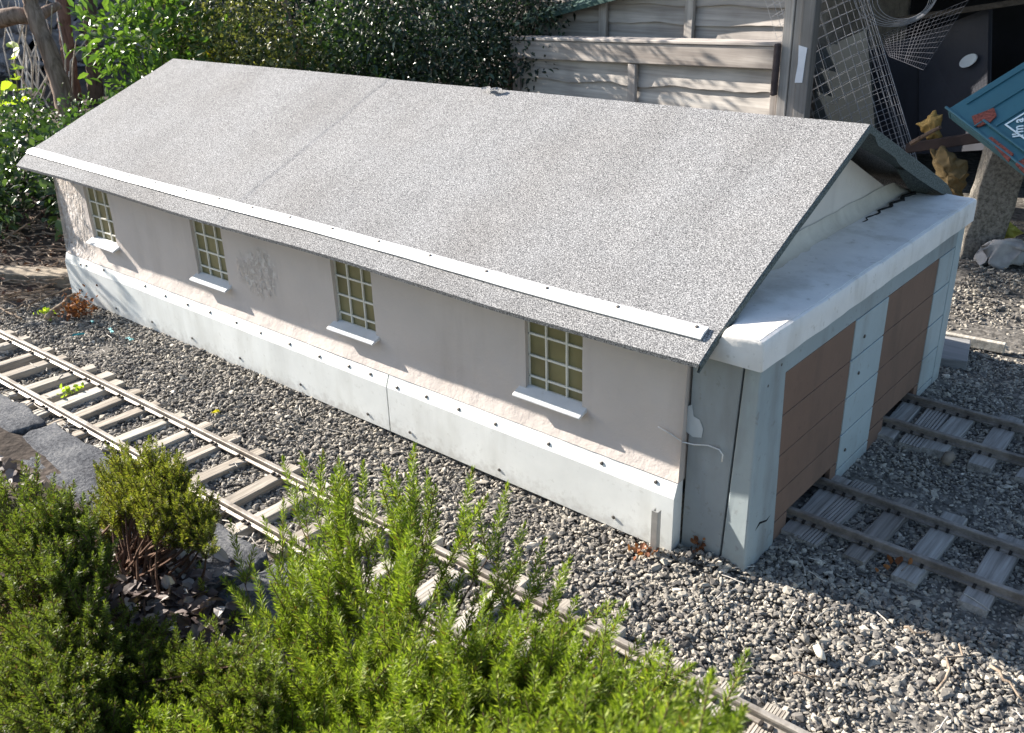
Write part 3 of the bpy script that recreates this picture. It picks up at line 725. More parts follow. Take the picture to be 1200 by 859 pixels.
def heather(label, base, tips, mat, seed, sprig=(.035, .075), nside=9, stemfrac=.45, group=None, nl=.0115, drop=0.):
    group = 'heather bushes in the foreground'
    r = np.random.default_rng(seed); base = np.array(base, float)
    ro = root('heather_bush', label, 'shrub', base, group); sm = MB(); sp = []
    for tip in tips:
        tip = np.array(tip, float); b = base+np.array([r.normal(0, .045), r.normal(0, .022), 0])
        ctrl = lerp(b, tip, .45)+np.array([(tip[0]-b[0])*.18, (tip[1]-b[1])*.18, .1*(tip[2]-b[2])-drop])+r.normal(0, .022, 3)
        T = np.linspace(0, 1, 9); path = [(1-t)**2*b+2*t*(1-t)*ctrl+t*t*tip for t in T]
        sm.tube(path, [.0028*(1-.8*t) for t in T], 5)
        L_ = r.uniform(*sprig); tg = path[-1]-path[-2]; tg /= np.linalg.norm(tg)
        d = tg*.5+np.array([0, 0, .7]); d /= np.linalg.norm(d); sp.append((tip-d*.01, tip+d*L_*1.15))
        for k in range(nside):
            t = stemfrac+(1-stemfrac)*(k+r.uniform(0, 1))/nside; t = min(t, .995); p = (1-t)**2*b+2*t*(1-t)*ctrl+t*t*tip
            out = np.array([r.normal(), r.normal(), 0]); out /= np.linalg.norm(out)+1e-6
            d = tg*.45+out*r.uniform(.3, .75)+np.array([0, 0, .75]); d /= np.linalg.norm(d)
            l_ = r.uniform(*sprig)*(.65+.5*t); sp.append((p, p+d*l_)); sm.tube([p, p+d*l_], [.0009, .0005], 4, False)
    obj('stem', sm, M_stem, ro)
    V, F = needles(sp, r, nl); me = mesh_np('foliage', V, F); obj('foliage', me, mat, ro)
    return ro
def dome_tips(n_, cx, cy, cz, rx, ry, rz, r, power=.6, lo=-.1):
    out = []
    while len(out) < n_:
        a = r.uniform(0, 2*math.pi); q = r.uniform(0, 1)**power; x, y = q*math.cos(a), q*math.sin(a)
        z = math.sqrt(max(0, 1-q*q))
        out.append((cx+rx*x, cy+ry*y, cz+rz*(z+r.uniform(-.28, .05))))
    return out
r = np.random.default_rng(21)
# big front heather: surveyed outline of its tips
tips = []
outline = [(232, 770, -.62), (250, 715, -.58), (285, 668, -.56), (325, 645, -.54), (350, 600, -.50), (365, 575, -.49), (400, 578, -.50), (425, 600, -.5), (478, 590, -.5), (500, 610, -.49), (540, 620, -.5), (575, 640, -.5), (600, 665, -.5), (615, 700, -.5), (640, 715, -.51), (660, 735, -.51), (700, 765, -.52), (740, 790, -.53), (775, 815, -.54), (800, 835, -.55)]
def outline_y(px):
    xs_ = [o[0] for o in outline]; return np.interp(px, xs_, [o[1] for o in outline]), np.interp(px, xs_, [o[2] for o in outline])
for o_ in outline: tips.append(P(o_[0], o_[1]+10, y=o_[2]))
for k in range(250):
    px = r.uniform(215, 830); py0, yy = outline_y(px); dn = r.uniform(0, 1)**.75
    py = py0+28+dn*(930-py0); q = P(px, py, y=yy-.02-.27*dn*r.uniform(.75, 1.05))
    if q[2] < .07: continue
    if px > 560 and py < py0+90 and r.random() < .5: continue
    # thin gap where the track shows through
    if 540 < px < 660 and 690 < py < 760 and r.random() < .75: continue
    if 395 < px < 450 and 625 < py < 760 and r.random() < .7: continue
    if 215 < px < 330 and 700 < py < 760 and r.random() < .3: continue
    tips.append(q)
heather('large bright green heather bush in the foreground, hiding part of the long track', (-.03, -.66, .03), tips, M_heath, 5, (.045, .085), 6, .5, nl=.0135)
# left heather
tips = []
for k in range(330):
    px = r.uniform(-60, 225); top = np.interp(px, [-60, 0, 60, 110, 150, 205], [545, 555, 560, 600, 650, 700]); dn = r.uniform(0, 1)**.9
    py = top+15+dn*(300); yy = np.interp(px, [-60, 205], [-.73, -.67])-.21*dn
    if 135 < px < 235 and 625 < py < 770: continue
    if px < 110 and 660 < py < 790 and r.random() < .65: continue
    q = P(px, py, y=yy)
    if q[2] > .06: tips.append(q)
heather('tall green heather bush at the left edge in front of the kerb stones', (-.66, -.74, .03), tips, M_heathdk, 8, (.03, .06), 9, .45, nl=.0095)
# small olive heather
tips = []
for k in range(80):
    a = r.uniform(0, 1); px = 118+a*135; top = np.interp(px, [118, 150, 180, 215, 253], [560, 528, 525, 545, 585]); dn = r.uniform(0, 1)
    py = top+10+dn*60; q = P(px, py, y=-.555-.05*dn); tips.append(q)
heather('small olive green heather with bare brown stems beside the kerb stones', (-.60, -.62, .03), tips, M_heathd, 9, (.02, .042), 8, .6, nl=.0085)
# near bottom-left clump
tips = []
for k in range(120):
    px = r.uniform(-40, 200); top = np.interp(px, [-40, 40, 90, 170], [800, 800, 820, 850]); dn = r.uniform(0, 1)
    q = P(px, top+dn*90, y=-.80-.05*dn); tips.append(q)
heather('low bright green heather clump in the bottom left corner', (-.37, -.88, .03), tips, M_heath, 10, (.03, .055), 8, .4)
# dark low growth between
tips = []
for k in range(190):
    px = r.uniform(90, 320); py = r.uniform(770, 900); q = P(px, py, y=-.70-.08*(py-730)/170); 
    if q[2] > .04: tips.append(q)
heather('dark green heather growing low behind the leaf litter', (-.36, -.74, .02), tips, M_heathdk, 12, (.025, .05), 8, .3, nl=.0095)

def leaves(pos, dirs, size, r, ratio=.5, bend=.25):
    """pos (n,3), dirs (n,3) leaf direction; 6-vertex leaves folded at the midrib, 4 triangles/quads"""
    n_ = len(pos); D_ = dirs/np.linalg.norm(dirs, axis=1)[:, None]
    S = np.cross(D_, r.normal(size=D_.shape)*.6+np.array([0, 0, 1])); S /= np.linalg.norm(S, axis=1)[:, None]+1e-9
    U = np.cross(S, D_); s_ = size[:, None]
    v0 = pos; v1 = pos+D_*s_*.35+S*s_*ratio*.5+U*s_*.08; v2 = pos+D_*s_*.72+S*s_*ratio*.38+U*s_*.06-np.array([0, 0, 1])*s_*bend*.3
    v3 = pos+D_*s_-np.array([0, 0, 1])*s_*bend; v4 = pos+D_*s_*.72-S*s_*ratio*.38+U*s_*.06-np.array([0, 0, 1])*s_*bend*.3; v5 = pos+D_*s_*.35-S*s_*ratio*.5+U*s_*.08
    vm = pos+D_*s_*.5-np.array([0, 0, 1])*s_*bend*.1
    V = np.stack([v0, v1, v2, v3, v4, v5, vm], 1).reshape(-1, 3); o = (np.arange(n_)*7)[:, None]
    F3 = np.concatenate([o+np.array([[0, 1, 6]]), o+np.array([[0, 6, 5]]), o+np.array([[3, 6, 2]]), o+np.array([[3, 4, 6]]), o+np.array([[1, 2, 6]]), o+np.array([[5, 6, 4]])])
    return V, F3
def shrub(label, cx, cy, z0, rx, ry, h, n_, size, mat, seed, clumps=30, cr=.22, ratio=.5, stems=10, name='shrub', barkm=None, group=None, cat='shrub', lowcut=0., bend=.25, extra=None):
    r = np.random.default_rng(seed); ro = root(name, label, cat, (cx, cy, z0), group)
    C = []
    while len(C) < clumps:
        q = r.uniform(-1, 1, 3)
        if q @ q <= 1 and q[2] > -1+lowcut: C.append(q)
    C = np.array(C); C[:, :2] *= [rx, ry]; C[:, 2] = (C[:, 2]+1)/2*h; C += [cx, cy, z0]
    k = r.integers(0, clumps, n_); o = r.normal(size=(n_, 3)); o /= np.linalg.norm(o, axis=1)[:, None]
    rad_ = cr*r.uniform(.15, 1, n_)**.5*np.array([min(rx, ry)]); pos = C[k]+o*rad_[:, None]; pos[:, 2] = np.maximum(pos[:, 2], z0+.01)
    d = o+r.normal(0, .6, (n_, 3))+np.array([0, 0, .25]); sz = size*r.uniform(.6, 1.25, n_)
    V, F = leaves(pos, d, sz, r, ratio, bend); sm = MB()
    idx = r.permutation(clumps)[:stems]
    for i in idx:
        b = np.array([cx+r.normal(0, rx*.2), cy+r.normal(0, ry*.2), z0-.02]); t_ = C[i]; c_ = lerp(b, t_, .5)+r.normal(0, .03, 3)
        T = np.linspace(0, 1, 7); sm.tube([(1-t)**2*b+2*t*(1-t)*c_+t*t*t_ for t in T], [max(.0015, .006*(1-.75*t)) for t in T], 5)
    obj('stem', sm, barkm or M_bark2, ro); obj('foliage', mesh_np('foliage', V, F, False), mat, ro); return ro

GV = 'shrubs and bushes around the shed'
# ---- left border plants
shrub('broad-leaved green shrub crowding the left end of the shed roof', -2.66, .60, 0, .40, .34, .28, 2600, .042, M_leafmid, 31, 26, .4, .6)
shrub('dark leafy shrub low at the left edge above the edging beam', -3.05, .20, 0, .48, .28, .34, 2600, .036, M_leafmid, 32, 26, .45, .55)
shrub('fresh bright green ground plant beside the far left roof corner', -3.35, .98, 0, .42, .3, .24, 3400, .026, M_leafbright, 33, 30, .5, .6)
shrub('shaded green undergrowth below the lime sapling at far left', -3.9, .70, 0, .6, .4, .26, 3600, .030, M_leafmid, 34, 40, .4, .55)
shrub('leafy green bush with large upright leaves behind the left roof edge', -4.05, 1.55, 0, .34, .34, .78, 2300, .062, M_leafbright, 35, 30, .55, .42, bend=.1)
shrub('green bush filling the gap between trunks behind the roof', -3.55, 1.70, 0, .22, .22, .42, 1100, .035, M_leafyel, 36, 18, .6, .5)

shrub('sparse twiggy shrub added past the left end to dapple the long white plinth', -2.95, -.24, 0, .26, .13, .72, 420, .032, M_leafmid, 39, 22, .7, .5, stems=20)  # added mostly out of view so its shade dapples wall and plinth
def sapling(label, pts, rad, mat, seed, lsize, every=.03, group=None):
    r = np.random.default_rng(seed); base = pts[0]; ro = root('sapling', label, 'plant', base, group)
    mb = MB(); mb.tube(pts, [rad*(1-.7*i/(len(pts)-1)) for i in range(len(pts))], 6); obj('stem', mb.mesh('stem', True), M_twig, ro)
    pos = []; d = []
    for i in range(len(pts)-1):
        a, b = np.array(pts[i]), np.array(pts[i+1]); k = max(1, int(np.linalg.norm(b-a)/every))
        for j in range(k):
            p = lerp(a, b, (j+.5)/k); an = r.uniform(0, 6.28)
            for q in (0, math.pi): pos.append(p); d.append([math.cos(an+q), math.sin(an+q), r.uniform(.1, .8)])
    V, F = leaves(np.array(pos), np.array(d), lsize*r.uniform(.7, 1.2, len(pos)), r, .7, .1); obj('foliage', mesh_np('foliage', V, F), mat, ro)
sapling('tall lime-leaved sapling at the far left edge in front of the stone wall', [P(28, 190, y=.92), P(26, 140, y=.92), P(20, 100, y=.92), P(16, 50, y=.92)], .006, M_leaflime, 41, .075, .045)
sapling('short lime sapling at the very left edge', [P(4, 190, y=.8), P(2, 150, y=.8), P(0, 100, y=.8)], .006, M_leaflime, 42, .07, .045)

def trunk(label, pts, radii, mat, seed, limbs=(), name='tree', top=None, shade_crown=None):
    r = np.random.default_rng(seed); ro = root(name, label, 'tree', pts[0])
    P_ = []; R_ = []
    for i in range(len(pts)-1):
        for t in np.linspace(0, 1, 7)[:-1]:
            P_.append(lerp(np.array(pts[i]), np.array(pts[i+1]), t)+r.normal(0, .0035, 3)); R_.append(lerp(radii[i], radii[i+1], t)*r.uniform(.93, 1.07))
    P_.append(np.array(pts[-1])); R_.append(radii[-1]); mb = MB(); mb.tube(P_, R_, 12); obj('trunk', mb.mesh('trunk', True), mat, ro)
    for (lp, lr) in limbs:
        mb = MB(); mb.tube(lp, lr, 8); obj('limb', mb.mesh('limb', True), mat, ro)
    if shade_crown:
        cx, cy, cz, rr_, n_, sz = shade_crown
        o = r.normal(size=(n_, 3)); o /= np.linalg.norm(o, axis=1)[:, None]; C = r.normal(0, .45, (22, 3))*rr_; k = r.integers(0, 22, n_)
        pos = np.array([cx, cy, cz])+C[k]+o*.22*r.uniform(.2, 1, n_)[:, None]
        V, F = leaves(pos, o+r.normal(0, .5, o.shape), sz*r.uniform(.6, 1.2, n_), r); obj('shade_crown', mesh_np('shade_crown', V, F), M_leafmid, ro)
        for q in range(9):
            mb = MB(); a = np.array(pts[-1]); b = np.array([cx, cy, cz])+C[q]; mb.tube([a, lerp(a, b, .5)+r.normal(0, .05, 3), b], [radii[-1]*.6, .012, .004], 6); obj('limb', mb, mat, ro)
    return ro
# leaning pale trunk, crossing horizontal branch, brown upright trunks
T1 = [P(78, 118, y=1.3), P(60, 70, y=1.3), P(38, 0, y=1.3), P(28, -60, y=1.32)]; T1[0][2] = -.02
trunk('leaning pale brown trunk at far left crossed by a horizontal branch', [P(74, 112, y=1.3)*np.array([1, 1, 0])+np.array([.03, 0, -.02]), P(70, 100, y=1.3), P(55, 55, y=1.3), P(38, 10, y=1.3), P(24, -60, y=1.3)], [.062, .055, .046, .042, .034], M_bark, 51,
      limbs=[([P(42, 20, y=1.32), P(20, 18, y=1.25), P(0, 22, y=1.2), P(-40, 30, y=1.1)], [.04, .045, .05, .045]), ([P(40, 22, y=1.33), P(56, 12, y=1.45), P(70, 6, y=1.5)], [.035, .03, .02])], shade_crown=(-5.3, .95, 3.05, .46, 3800, .07))  # crown is out of view, placed to shade the tray
trunk('thin upright reddish-brown trunk right of the leaning trunk', [P(83, 100, y=1.75)*np.array([1, 1, 0]), P(80, 60, y=1.75), P(74, 20, y=1.75), P(68, -50, y=1.75)], [.05, .042, .04, .034], bark('reddish_bark', (.09, .055, .045), (.20, .13, .11)), 52, shade_crown=(-5.4, 1.38, 3.0, .30, 1800, .06))  # second unseen crown, placed to shade the store front
trunk('stubby brown trunk behind the leafy bush', [P(110, 110, y=1.85)*np.array([1, 1, 0]), P(110, 80, y=1.85), P(107, 40, y=1.85), P(104, -30, y=1.85)], [.05, .045, .04, .03], M_bark2, 53)
trunk('smooth pale trunk rising behind the roof ridge end', [P(185, 85, y=1.75)*np.array([1, 1, 0]), P(184, 60, y=1.75), P(186, 20, y=1.75), P(187, -60, y=1.75)], [.045, .038, .034, .03], M_bark, 54, limbs=[([P(184, 50, y=1.75), P(176, 20, y=1.8), P(170, -20, y=1.85)], [.02, .018, .012]), ([P(190, 60, y=1.78), P(199, 20, y=1.82), P(200, -30, y=1.85)], [.022, .018, .014])])
trunk('slim dark leaning trunk between the yellow shrub and the dark evergreen', [P(356, 95, y=2.15)*np.array([1, 1, 0]), P(352, 70, y=2.15), P(340, 30, y=2.15), P(328, -30, y=2.15)], [.026, .022, .018, .015], M_bark, 55)

# rock wall at far left
mb = MB()
rockme = rough_block(-8.2, -7.7, .6, 5.0, -.05, 1.0, .12, 4, 40); tag(obj('rubble_wall', rockme, M_rock), 'shaded grey rubble stone wall behind the trunks at the far left', 'wall')
# pale dry canes between trunks
mb = MB(); r = np.random.default_rng(61)
for k in range(26):
    px = r.uniform(20, 80); b = P(px, r.uniform(100, 130), y=1.6); b[2] = 0; t_ = P(px+r.normal(0, 25), r.uniform(-20, 50), y=1.5+r.uniform(-.2, .5))
    mb.tube([b, lerp(b, t_, .5)+r.normal(0, .05, 3), t_], [.006, .005, .003], 5)
tag(obj('dry_canes', mb, M_twigw), 'tangle of pale dry canes between the trunks at far left', 'dry stems', kind='stuff')

# ---- hedge behind the ridge
shrub('speckled olive and yellow shrub behind the left part of the ridge', -3.95, 2.0, 0, .50, .40, .72, 7500, .030, M_leafyel, 71, 45, .5, .5)
shrub('dull green shrub behind the ridge between yellow shrub and dark hedge', -3.45, 2.35, 0, .42, .4, .80, 5200, .032, M_leafmid, 72, 40, .5, .5)
shrub('dark glossy evergreen hedge bush behind the middle of the ridge', -3.0, 2.45, 0, .45, .4, .95, 7500, .033, M_leafdark, 73, 50, .5, .5)
shrub('dark evergreen bush pressed against the left end of the wooden shed', -2.56, 2.50, 0, .32, .3, 1.0, 6500, .028, M_leafdark, 74, 40, .5, .5)
shrub('tall evergreen behind the hedge beyond the shed ridge', -4.2, 3.2, 0, .9, .6, 1.3, 9000, .045, M_leafdark, 75, 60, .4, .5)
shrub('dark evergreen mass farther back at the left of the hedge', -5.4, 3.0, 0, .9, .7, 1.3, 8000, .05, M_leafdark, 76, 60, .4, .5)
shrub('small golden-leaved sprig in front of the olive shrub', *P(248, 66, y=1.80)[:2], .22, .12, .07, .24, 170, .04, M_leafgold, 77, 9, .6, .6, stems=6)
shrub('tall leafy shrub leaning over the hedge toward the wooden fence', -3.1, 2.12, .85, .42, .26, .42, 420, .045, M_leafmid, 78, 20, .5, .4)
for pp in (): pass

# ------------------------------------------------------------------ wooden panel fence and shed behind
def waney(mb, x0, x1, edges, y, amp, seed, slope=0.):
    """overlapping boards with wavy lower edges. edges: z levels top to bottom"""
    for i in range(len(edges)-1):
        zt_, zb = edges[i], edges[i+1]; k = int((x1-x0)/.03)+1
        def lowz(x, zb=zb, i=i): return zb+slope*(x-x0)+amp*N3(x*1.7, i*3.1+seed, 0, 3)+amp*.4*N3(x, i+seed, 2, 14)
        vs = []
        for j in range(k+1):
            x = x0+(x1-x0)*j/k; zl_ = lowz(x)-.012; zz = zt_+slope*(x-x0)+.012
            b = .004*N3(x, i*5+seed, 1, 2.2)
            vs += [(x, y-.002, zz), (x, y-.020+b, zl_), (x, y-.010+b, zl_-.0005), (x, y+.008, zz)]
        fs = [(j*4+q, j*4+(q+1) % 4, (j+1)*4+(q+1) % 4, (j+1)*4+q) for j in range(k) for q in range(4)]+[(3, 2, 1, 0), tuple(k*4+q for q in range(4))]
        mb.add(vs, fs)
YF = 2.3; FL, FR = -2.44, -.965; SL = .038
def fz(z, x): return z-.021+SL*(x-FL)
fence = root('fence_panel', 'weathered low waney-board fence panel with a flat top rail, dappled with sun', 'fence', (FR, YF, 0))
mb = MB(); waney(mb, FL, FR, [.393, .313, .22, .115, -.017], YF, .016, 2, SL); obj('boards', mb, M_fence, fence)
mb = MB()
for (za, zb, ya, yb_) in ((.4135, .494, YF-.045, YF-.024),):
    mb.hexa([(FL-.01, ya, fz(za, FL)), (FR, ya, fz(za, FR)), (FR, yb_, fz(za, FR)), (FL-.01, yb_, fz(za, FL)), (FL-.01, ya, fz(zb, FL)), (FR, ya, fz(zb, FR)), (FR, yb_, fz(zb, FR)), (FL-.01, yb_, fz(zb, FL))])
obj('top_rail', mb, M_fence, fence, .003)
mb = MB(); mb.hexa([(FL-.015, YF-.052, fz(.496, FL)), (FR+.005, YF-.052, fz(.496, FR)), (FR+.005, YF+.03, fz(.499, FR)), (FL-.015, YF+.03, fz(.499, FL)), (FL-.015, YF-.052, fz(.509, FL)), (FR+.005, YF-.052, fz(.509, FR)), (FR+.005, YF+.03, fz(.512, FR)), (FL-.015, YF+.03, fz(.512, FL))]); obj('capping', mb, M_fence, fence, .003)
for px in (727,):
    p = P(px, 90, y=YF-.035); mb = MB(); mb.box((p[0]-.021, YF-.043, 0), (p[0]+.021, YF-.0235, fz(.41, p[0]))); obj('batten', mb, M_batten, fence, .003)
mb = MB(); mb.box((FL-.005, YF-.040, 0), (FL+.035, YF-.0235, .41)); obj('batten', mb, M_batten, fence, .003)
mb = MB(); mb.box((FR-.035, YF-.040, 0), (FR-.004, YF-.0235, fz(.41, FR))); obj('batten', mb, M_batten, fence, .003)

fence.rotation_euler.z = math.radians(-7)
ws = root('wooden_shed', 'weathered overlap-board garden shed with sloping green felt roof behind the fence', 'shed', (-1.0, 2.6, 0))
YS = 2.6
mb = MB(); waney(mb, -2.62, -1.01, [.80, .715, .635, .555, .46, .36, .25, .1, 0], YS, .014, 11, .012); obj('boards', mb, M_fence, ws)
for px in (690, 800):
    p = P(px, 20, y=YS-.03); mb = MB(); mb.box((p[0]-.022, YS-.042, 0), (p[0]+.022, YS-.0215, .80)); obj('batten', mb, M_batten, ws, .003)
mb = MB(); mb.box((-2.64, YS-.042, 0), (-2.60, YS-.0215, .56)); obj('batten', mb, M_batten, ws, .003)
# sloped roof: visible underside edge
a = P(598, 30, y=2.5); b = P(760, -12, y=2.5)
dx = (b-a)/np.linalg.norm(b-a); e0 = a-dx*.12; e1 = a+dx*1.9
up_ = np.array([-.16, .45, .88]); bk = np.array([-.25, 1.4, .62])
mb = MB(); mb.hexa([e0, e1, e1+bk, e0+bk, e0+np.array([0, 0, .02]), e1+np.array([0, 0, .02]), e1+bk+np.array([0, 0, .02]), e0+bk+np.array([0, 0, .02])]); obj('roof', mb, M_greenroof, ws)
mb = MB(); mb.box((-1.04, YS+.01, 0), (-1.015, 3.6, .9)); obj('side_wall', mb, M_fence, ws)
mb = MB(); mb.box((-2.5, 3.58, 0), (-.93, 3.6, .9)); obj('back_wall', mb, M_fence, ws)
ws.rotation_euler.z = math.radians(-6)
# corner posts
cp = root('timber_post', 'tall grey timber post of three weathered boards at the right end of the fence', 'post', (-.93, 2.28, 0))
for (xa, xb, ya, yb_, mt, nm) in ((-.962, -.925, 2.235, 2.262, M_batten, 'board'), (-.922, -.893, 2.240, 2.268, wood('pale_post_wood', (.24, .22, .20), (.45, .42, .39), 2, .5), 'board'), (-.888, -.842, 2.225, 2.275, wood('grey_post_wood', (.17, .16, .15), (.30, .29, .28), 2, .5), 'board')):
    mb = MB(); mb.box((xa, ya, -.02), (xb, yb_, 1.05)); obj(nm, mb, mt, cp, .003)
mb = MB(); q = [P(*c, y=2.222) for c in ((936, 53), (946, 56), (943, 74), (940, 97), (931, 97), (935, 75))]
q2 = [p+np.array([0, .0016, 0]) for p in q]; mb.add(q+q2, [tuple(range(6)), tuple(range(6, 12))[::-1]]+[(i, (i+1) % 6, 6+(i+1) % 6, 6+i) for i in range(6)])
tag(obj('paper_tag', mb, simple('white_tag', (.72, .74, .78), .6, .05)), 'narrow white tag nailed to the timber post at the fence end', 'tag')
mb = MB(); mb.box((-.978, 2.205, .36), (-.958, 2.233, .545)); tag(obj('bracket', mb, simple('dark_bracket', (.06, .045, .045), .7), None, .006), 'dark brown bracket between the fence end and the timber post', 'bracket')

# ------------------------------------------------------------------ dark store at the right, shell coloured black for deep shade
st_ = root('dark_store', 'open-fronted lean-to added and coloured black as deep shade behind the clutter at upper right', 'lean-to', (.1, 3.0, 0))
M_dark = simple('store_shade_black', (.013, .013, .016), .85, .3, 8)  # near-black colour stands in for the shade inside the store
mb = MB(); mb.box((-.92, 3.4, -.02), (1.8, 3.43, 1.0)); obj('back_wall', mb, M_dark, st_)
mb = MB(); mb.box((-.92, 2.22, .93), (1.8, 3.45, .96)); obj('roof', mb, M_dark, st_)  # unseen roof added to keep the space dark
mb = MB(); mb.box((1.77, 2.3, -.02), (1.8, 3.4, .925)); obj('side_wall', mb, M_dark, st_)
mb = MB(); a = P(1060, 22, y=2.72); b = P(1215, -1, y=2.55)
mb.obox((a+b)/2, (b-a)/2*1.15, (0, .012, 0), (0, 0, .010)); obj('beam', mb, wood('dark_beam', (.05, .045, .04), (.12, .11, .10), 0), st_, .002)
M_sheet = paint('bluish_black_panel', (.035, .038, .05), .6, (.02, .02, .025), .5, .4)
def poly_slab(name, px, y, th, mat, label=None, cat=None, parent=None, ys=None, bevel=.002):
    q = [P(*c, y=(ys[i] if ys else y)) for i, c in enumerate(px)]; n_ = len(q); nn_ = np.cross(q[1]-q[0], q[2]-q[0]); nn_ /= np.linalg.norm(nn_)
    if nn_ @ (CAM-q[0]) < 0: nn_ = -nn_
    q2 = [p-nn_*th for p in q]; mb = MB(); mb.add(q+q2, [tuple(range(n_)), tuple(range(n_, 2*n_))[::-1]]+[(i, (i+1) % n_, n_+(i+1) % n_, n_+i) for i in range(n_)])
    o = obj(name, mb, mat, parent, bevel)
    if label: tag(o, label, cat)
    return o
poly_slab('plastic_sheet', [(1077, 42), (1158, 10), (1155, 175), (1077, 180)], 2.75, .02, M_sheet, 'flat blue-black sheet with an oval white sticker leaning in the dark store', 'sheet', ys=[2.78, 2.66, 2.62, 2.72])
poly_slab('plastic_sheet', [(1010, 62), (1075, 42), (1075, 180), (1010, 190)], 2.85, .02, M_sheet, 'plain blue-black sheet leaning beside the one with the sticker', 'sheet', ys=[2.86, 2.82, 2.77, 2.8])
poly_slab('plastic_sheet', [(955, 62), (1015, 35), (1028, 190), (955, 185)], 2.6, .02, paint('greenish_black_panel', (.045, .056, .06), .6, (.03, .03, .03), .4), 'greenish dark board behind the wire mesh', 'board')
# oval sticker
c0 = P(1135, 71, y=2.655); ax1 = P(1145, 64, y=2.645)-c0; ax2 = (P(1130, 65, y=2.66)-c0)
mb = MB(); k = 22; ring = [c0+ax1*math.cos(t)*.95+ax2*math.sin(t)*.8 for t in np.linspace(0, 2*math.pi, k, endpoint=False)]
nrm = np.cross(ax1, ax2); nrm /= np.linalg.norm(nrm); nrm = nrm if nrm @ (CAM-c0) > 0 else -nrm
mb.add([p+nrm*.004 for p in ring]+[p-nrm*.002 for p in ring], [tuple(range(k)), tuple(range(k, 2*k))[::-1]]+[(i, (i+1) % k, k+(i+1) % k, k+i) for i in range(k)])
tag(obj('oval_sticker', mb, simple('white_sticker', (.62, .66, .68), .5, .08)), 'oval white sticker on the blue-black sheet', 'sticker')
# wire mesh sheet leaning in front: bent grid
def wire_mesh(label, corner_fn, nu, nv, rad, mat):
    mb = MB()
    for i in range(nu+1): mb.tube([corner_fn(i/nu, j/14) for j in range(15)], rad, 4, False)
    for j in range(nv+1): mb.tube([corner_fn(i/14, j/nv) for i in range(15)], rad, 4, False)
    tag(obj('wire_mesh', mb, mat), label, 'wire mesh')
def mesh_fn(off, depth, curl):
    def fn(u, v):
        uu = 1-math.cos(u*math.pi/2*.92); vv_ = -.25+1.4*v
        ex, ey = lerp(1014+off, 1074+off, vv_), lerp(-15, 185, vv_)
        px, py = ex-112*uu, ey+58*uu**1.25
        return P(px, py, y=depth+curl*(1-uu)**2+.02*v)
    return fn
M_galv = simple('galvanised_mesh_wire', (.36, .37, .40), .45, .15, 60, metal=.3)
wire_mesh('sheet of square galvanised wire mesh leaning beside the timber post', mesh_fn(0, 2.33, .10), 14, 24, .0008, M_galv)
wire_mesh('second curled layer of square wire mesh behind the first sheet', mesh_fn(-9, 2.42, -.03), 12, 23, .0006, M_galv)
e00, e10, e01, e11 = (P(1030, 42, y=2.62), P(1135, 0, y=2.55), P(1042, 66, y=2.6), P(1082, 82, y=2.55))
wire_mesh('small piece of fine wire mesh hanging in front of the dark sheets', lambda u, v: lerp(lerp(e00, e10, u), lerp(e01, e11, u), v), 18, 12, .0006, simple('fine_mesh_wire', (.13, .135, .16), .6))
mb = MB()
for k in range(6):
    c = P(1050, -8, y=2.5); R1 = (44-k*3.4)/1100*4.1*.93
    mb.tube([c+R1*(1+.02*math.sin(t*3+k))*(math.cos(t)*CR)+R1*.74*math.sin(t)*np.array([0, 0, 1])+np.array([.004*k, .006*k, -.004*k]) for t in np.linspace(0, 2*math.pi, 40)], .0014, 4, False)
tag(obj('wire_coil', mb, M_galv), 'coil of fencing wire hanging at the top of the dark store', 'wire coil')

# crumpled yellow bags
def CN(p, sd):
    v_ = mnoise.voronoi(Vector((p[0]*22+sd, p[1]*22, p[2]*22)))[0]
    return (v_[1]-v_[0])*1.6-.5+.5*N3(p[0]+sd, p[1], p[2], 60)
def crumple(name, px, y, depth, mat, label, cat, seed, amp=.02, ys=None):
    q = [P(*c, y=(ys[i] if ys else y)) for i, c in enumerate(px)]; c = sum(q)/len(q); n_ = len(q); r = np.random.default_rng(seed)
    out = (CAM-c); out /= np.linalg.norm(out); vs = []; rings = 12; per = n_*10
    edge = [lerp(q[i], q[(i+1) % n_], t) for i in range(n_) for t in np.linspace(0, 1, 11)[:-1]]
    for s_ in (1, -1):
        for k in range(rings):
            t = 1-k/rings
            for j, p in enumerate(edge):
                off = out*s_*depth*math.sqrt(max(0, 1-t*t))*(1 if s_ > 0 else .6); w_ = np.array([CN(lerp(c, p, t), seed), CN(lerp(c, p, t), seed+3), CN(lerp(c, p, t), seed+7)])
                vs.append(lerp(c, p, t)+off+(w_*amp if 1 else 0))
    vs.append(c+out*depth); vs.append(c-out*depth*.6); fs = []
    for h in range(2):
        o = h*rings*per
        for k in range(rings-1):
            for j in range(per):
                f_ = (o+k*per+j, o+k*per+(j+1) % per, o+(k+1)*per+(j+1) % per, o+(k+1)*per+j); fs.append(f_ if h else f_[::-1])
        for j in range(per):
            f_ = (o+(rings-1)*per+j, o+(rings-1)*per+(j+1) % per, 2*rings*per+h); fs.append(f_)
    mb = MB(); mb.add(vs, fs); return tag(obj(name, mb, mat), label, cat)
M_sack = paint('ochre_paper', (.34, .22, .065), .75, (.22, .14, .05), .5, .6, 25)
M_sack2 = paint('dull_ochre_sack', (.16, .11, .045), .8, (.12, .085, .04), .6, .6, 18)
crumple('crumpled_paper', [(1073, 146), (1088, 137), (1093, 128), (1105, 134), (1102, 150), (1103, 164), (1090, 168), (1084, 155)], 2.25, .03, M_sack, 'crumpled ochre paper scrap in front of the dark sheet', 'paper', 3, .009)
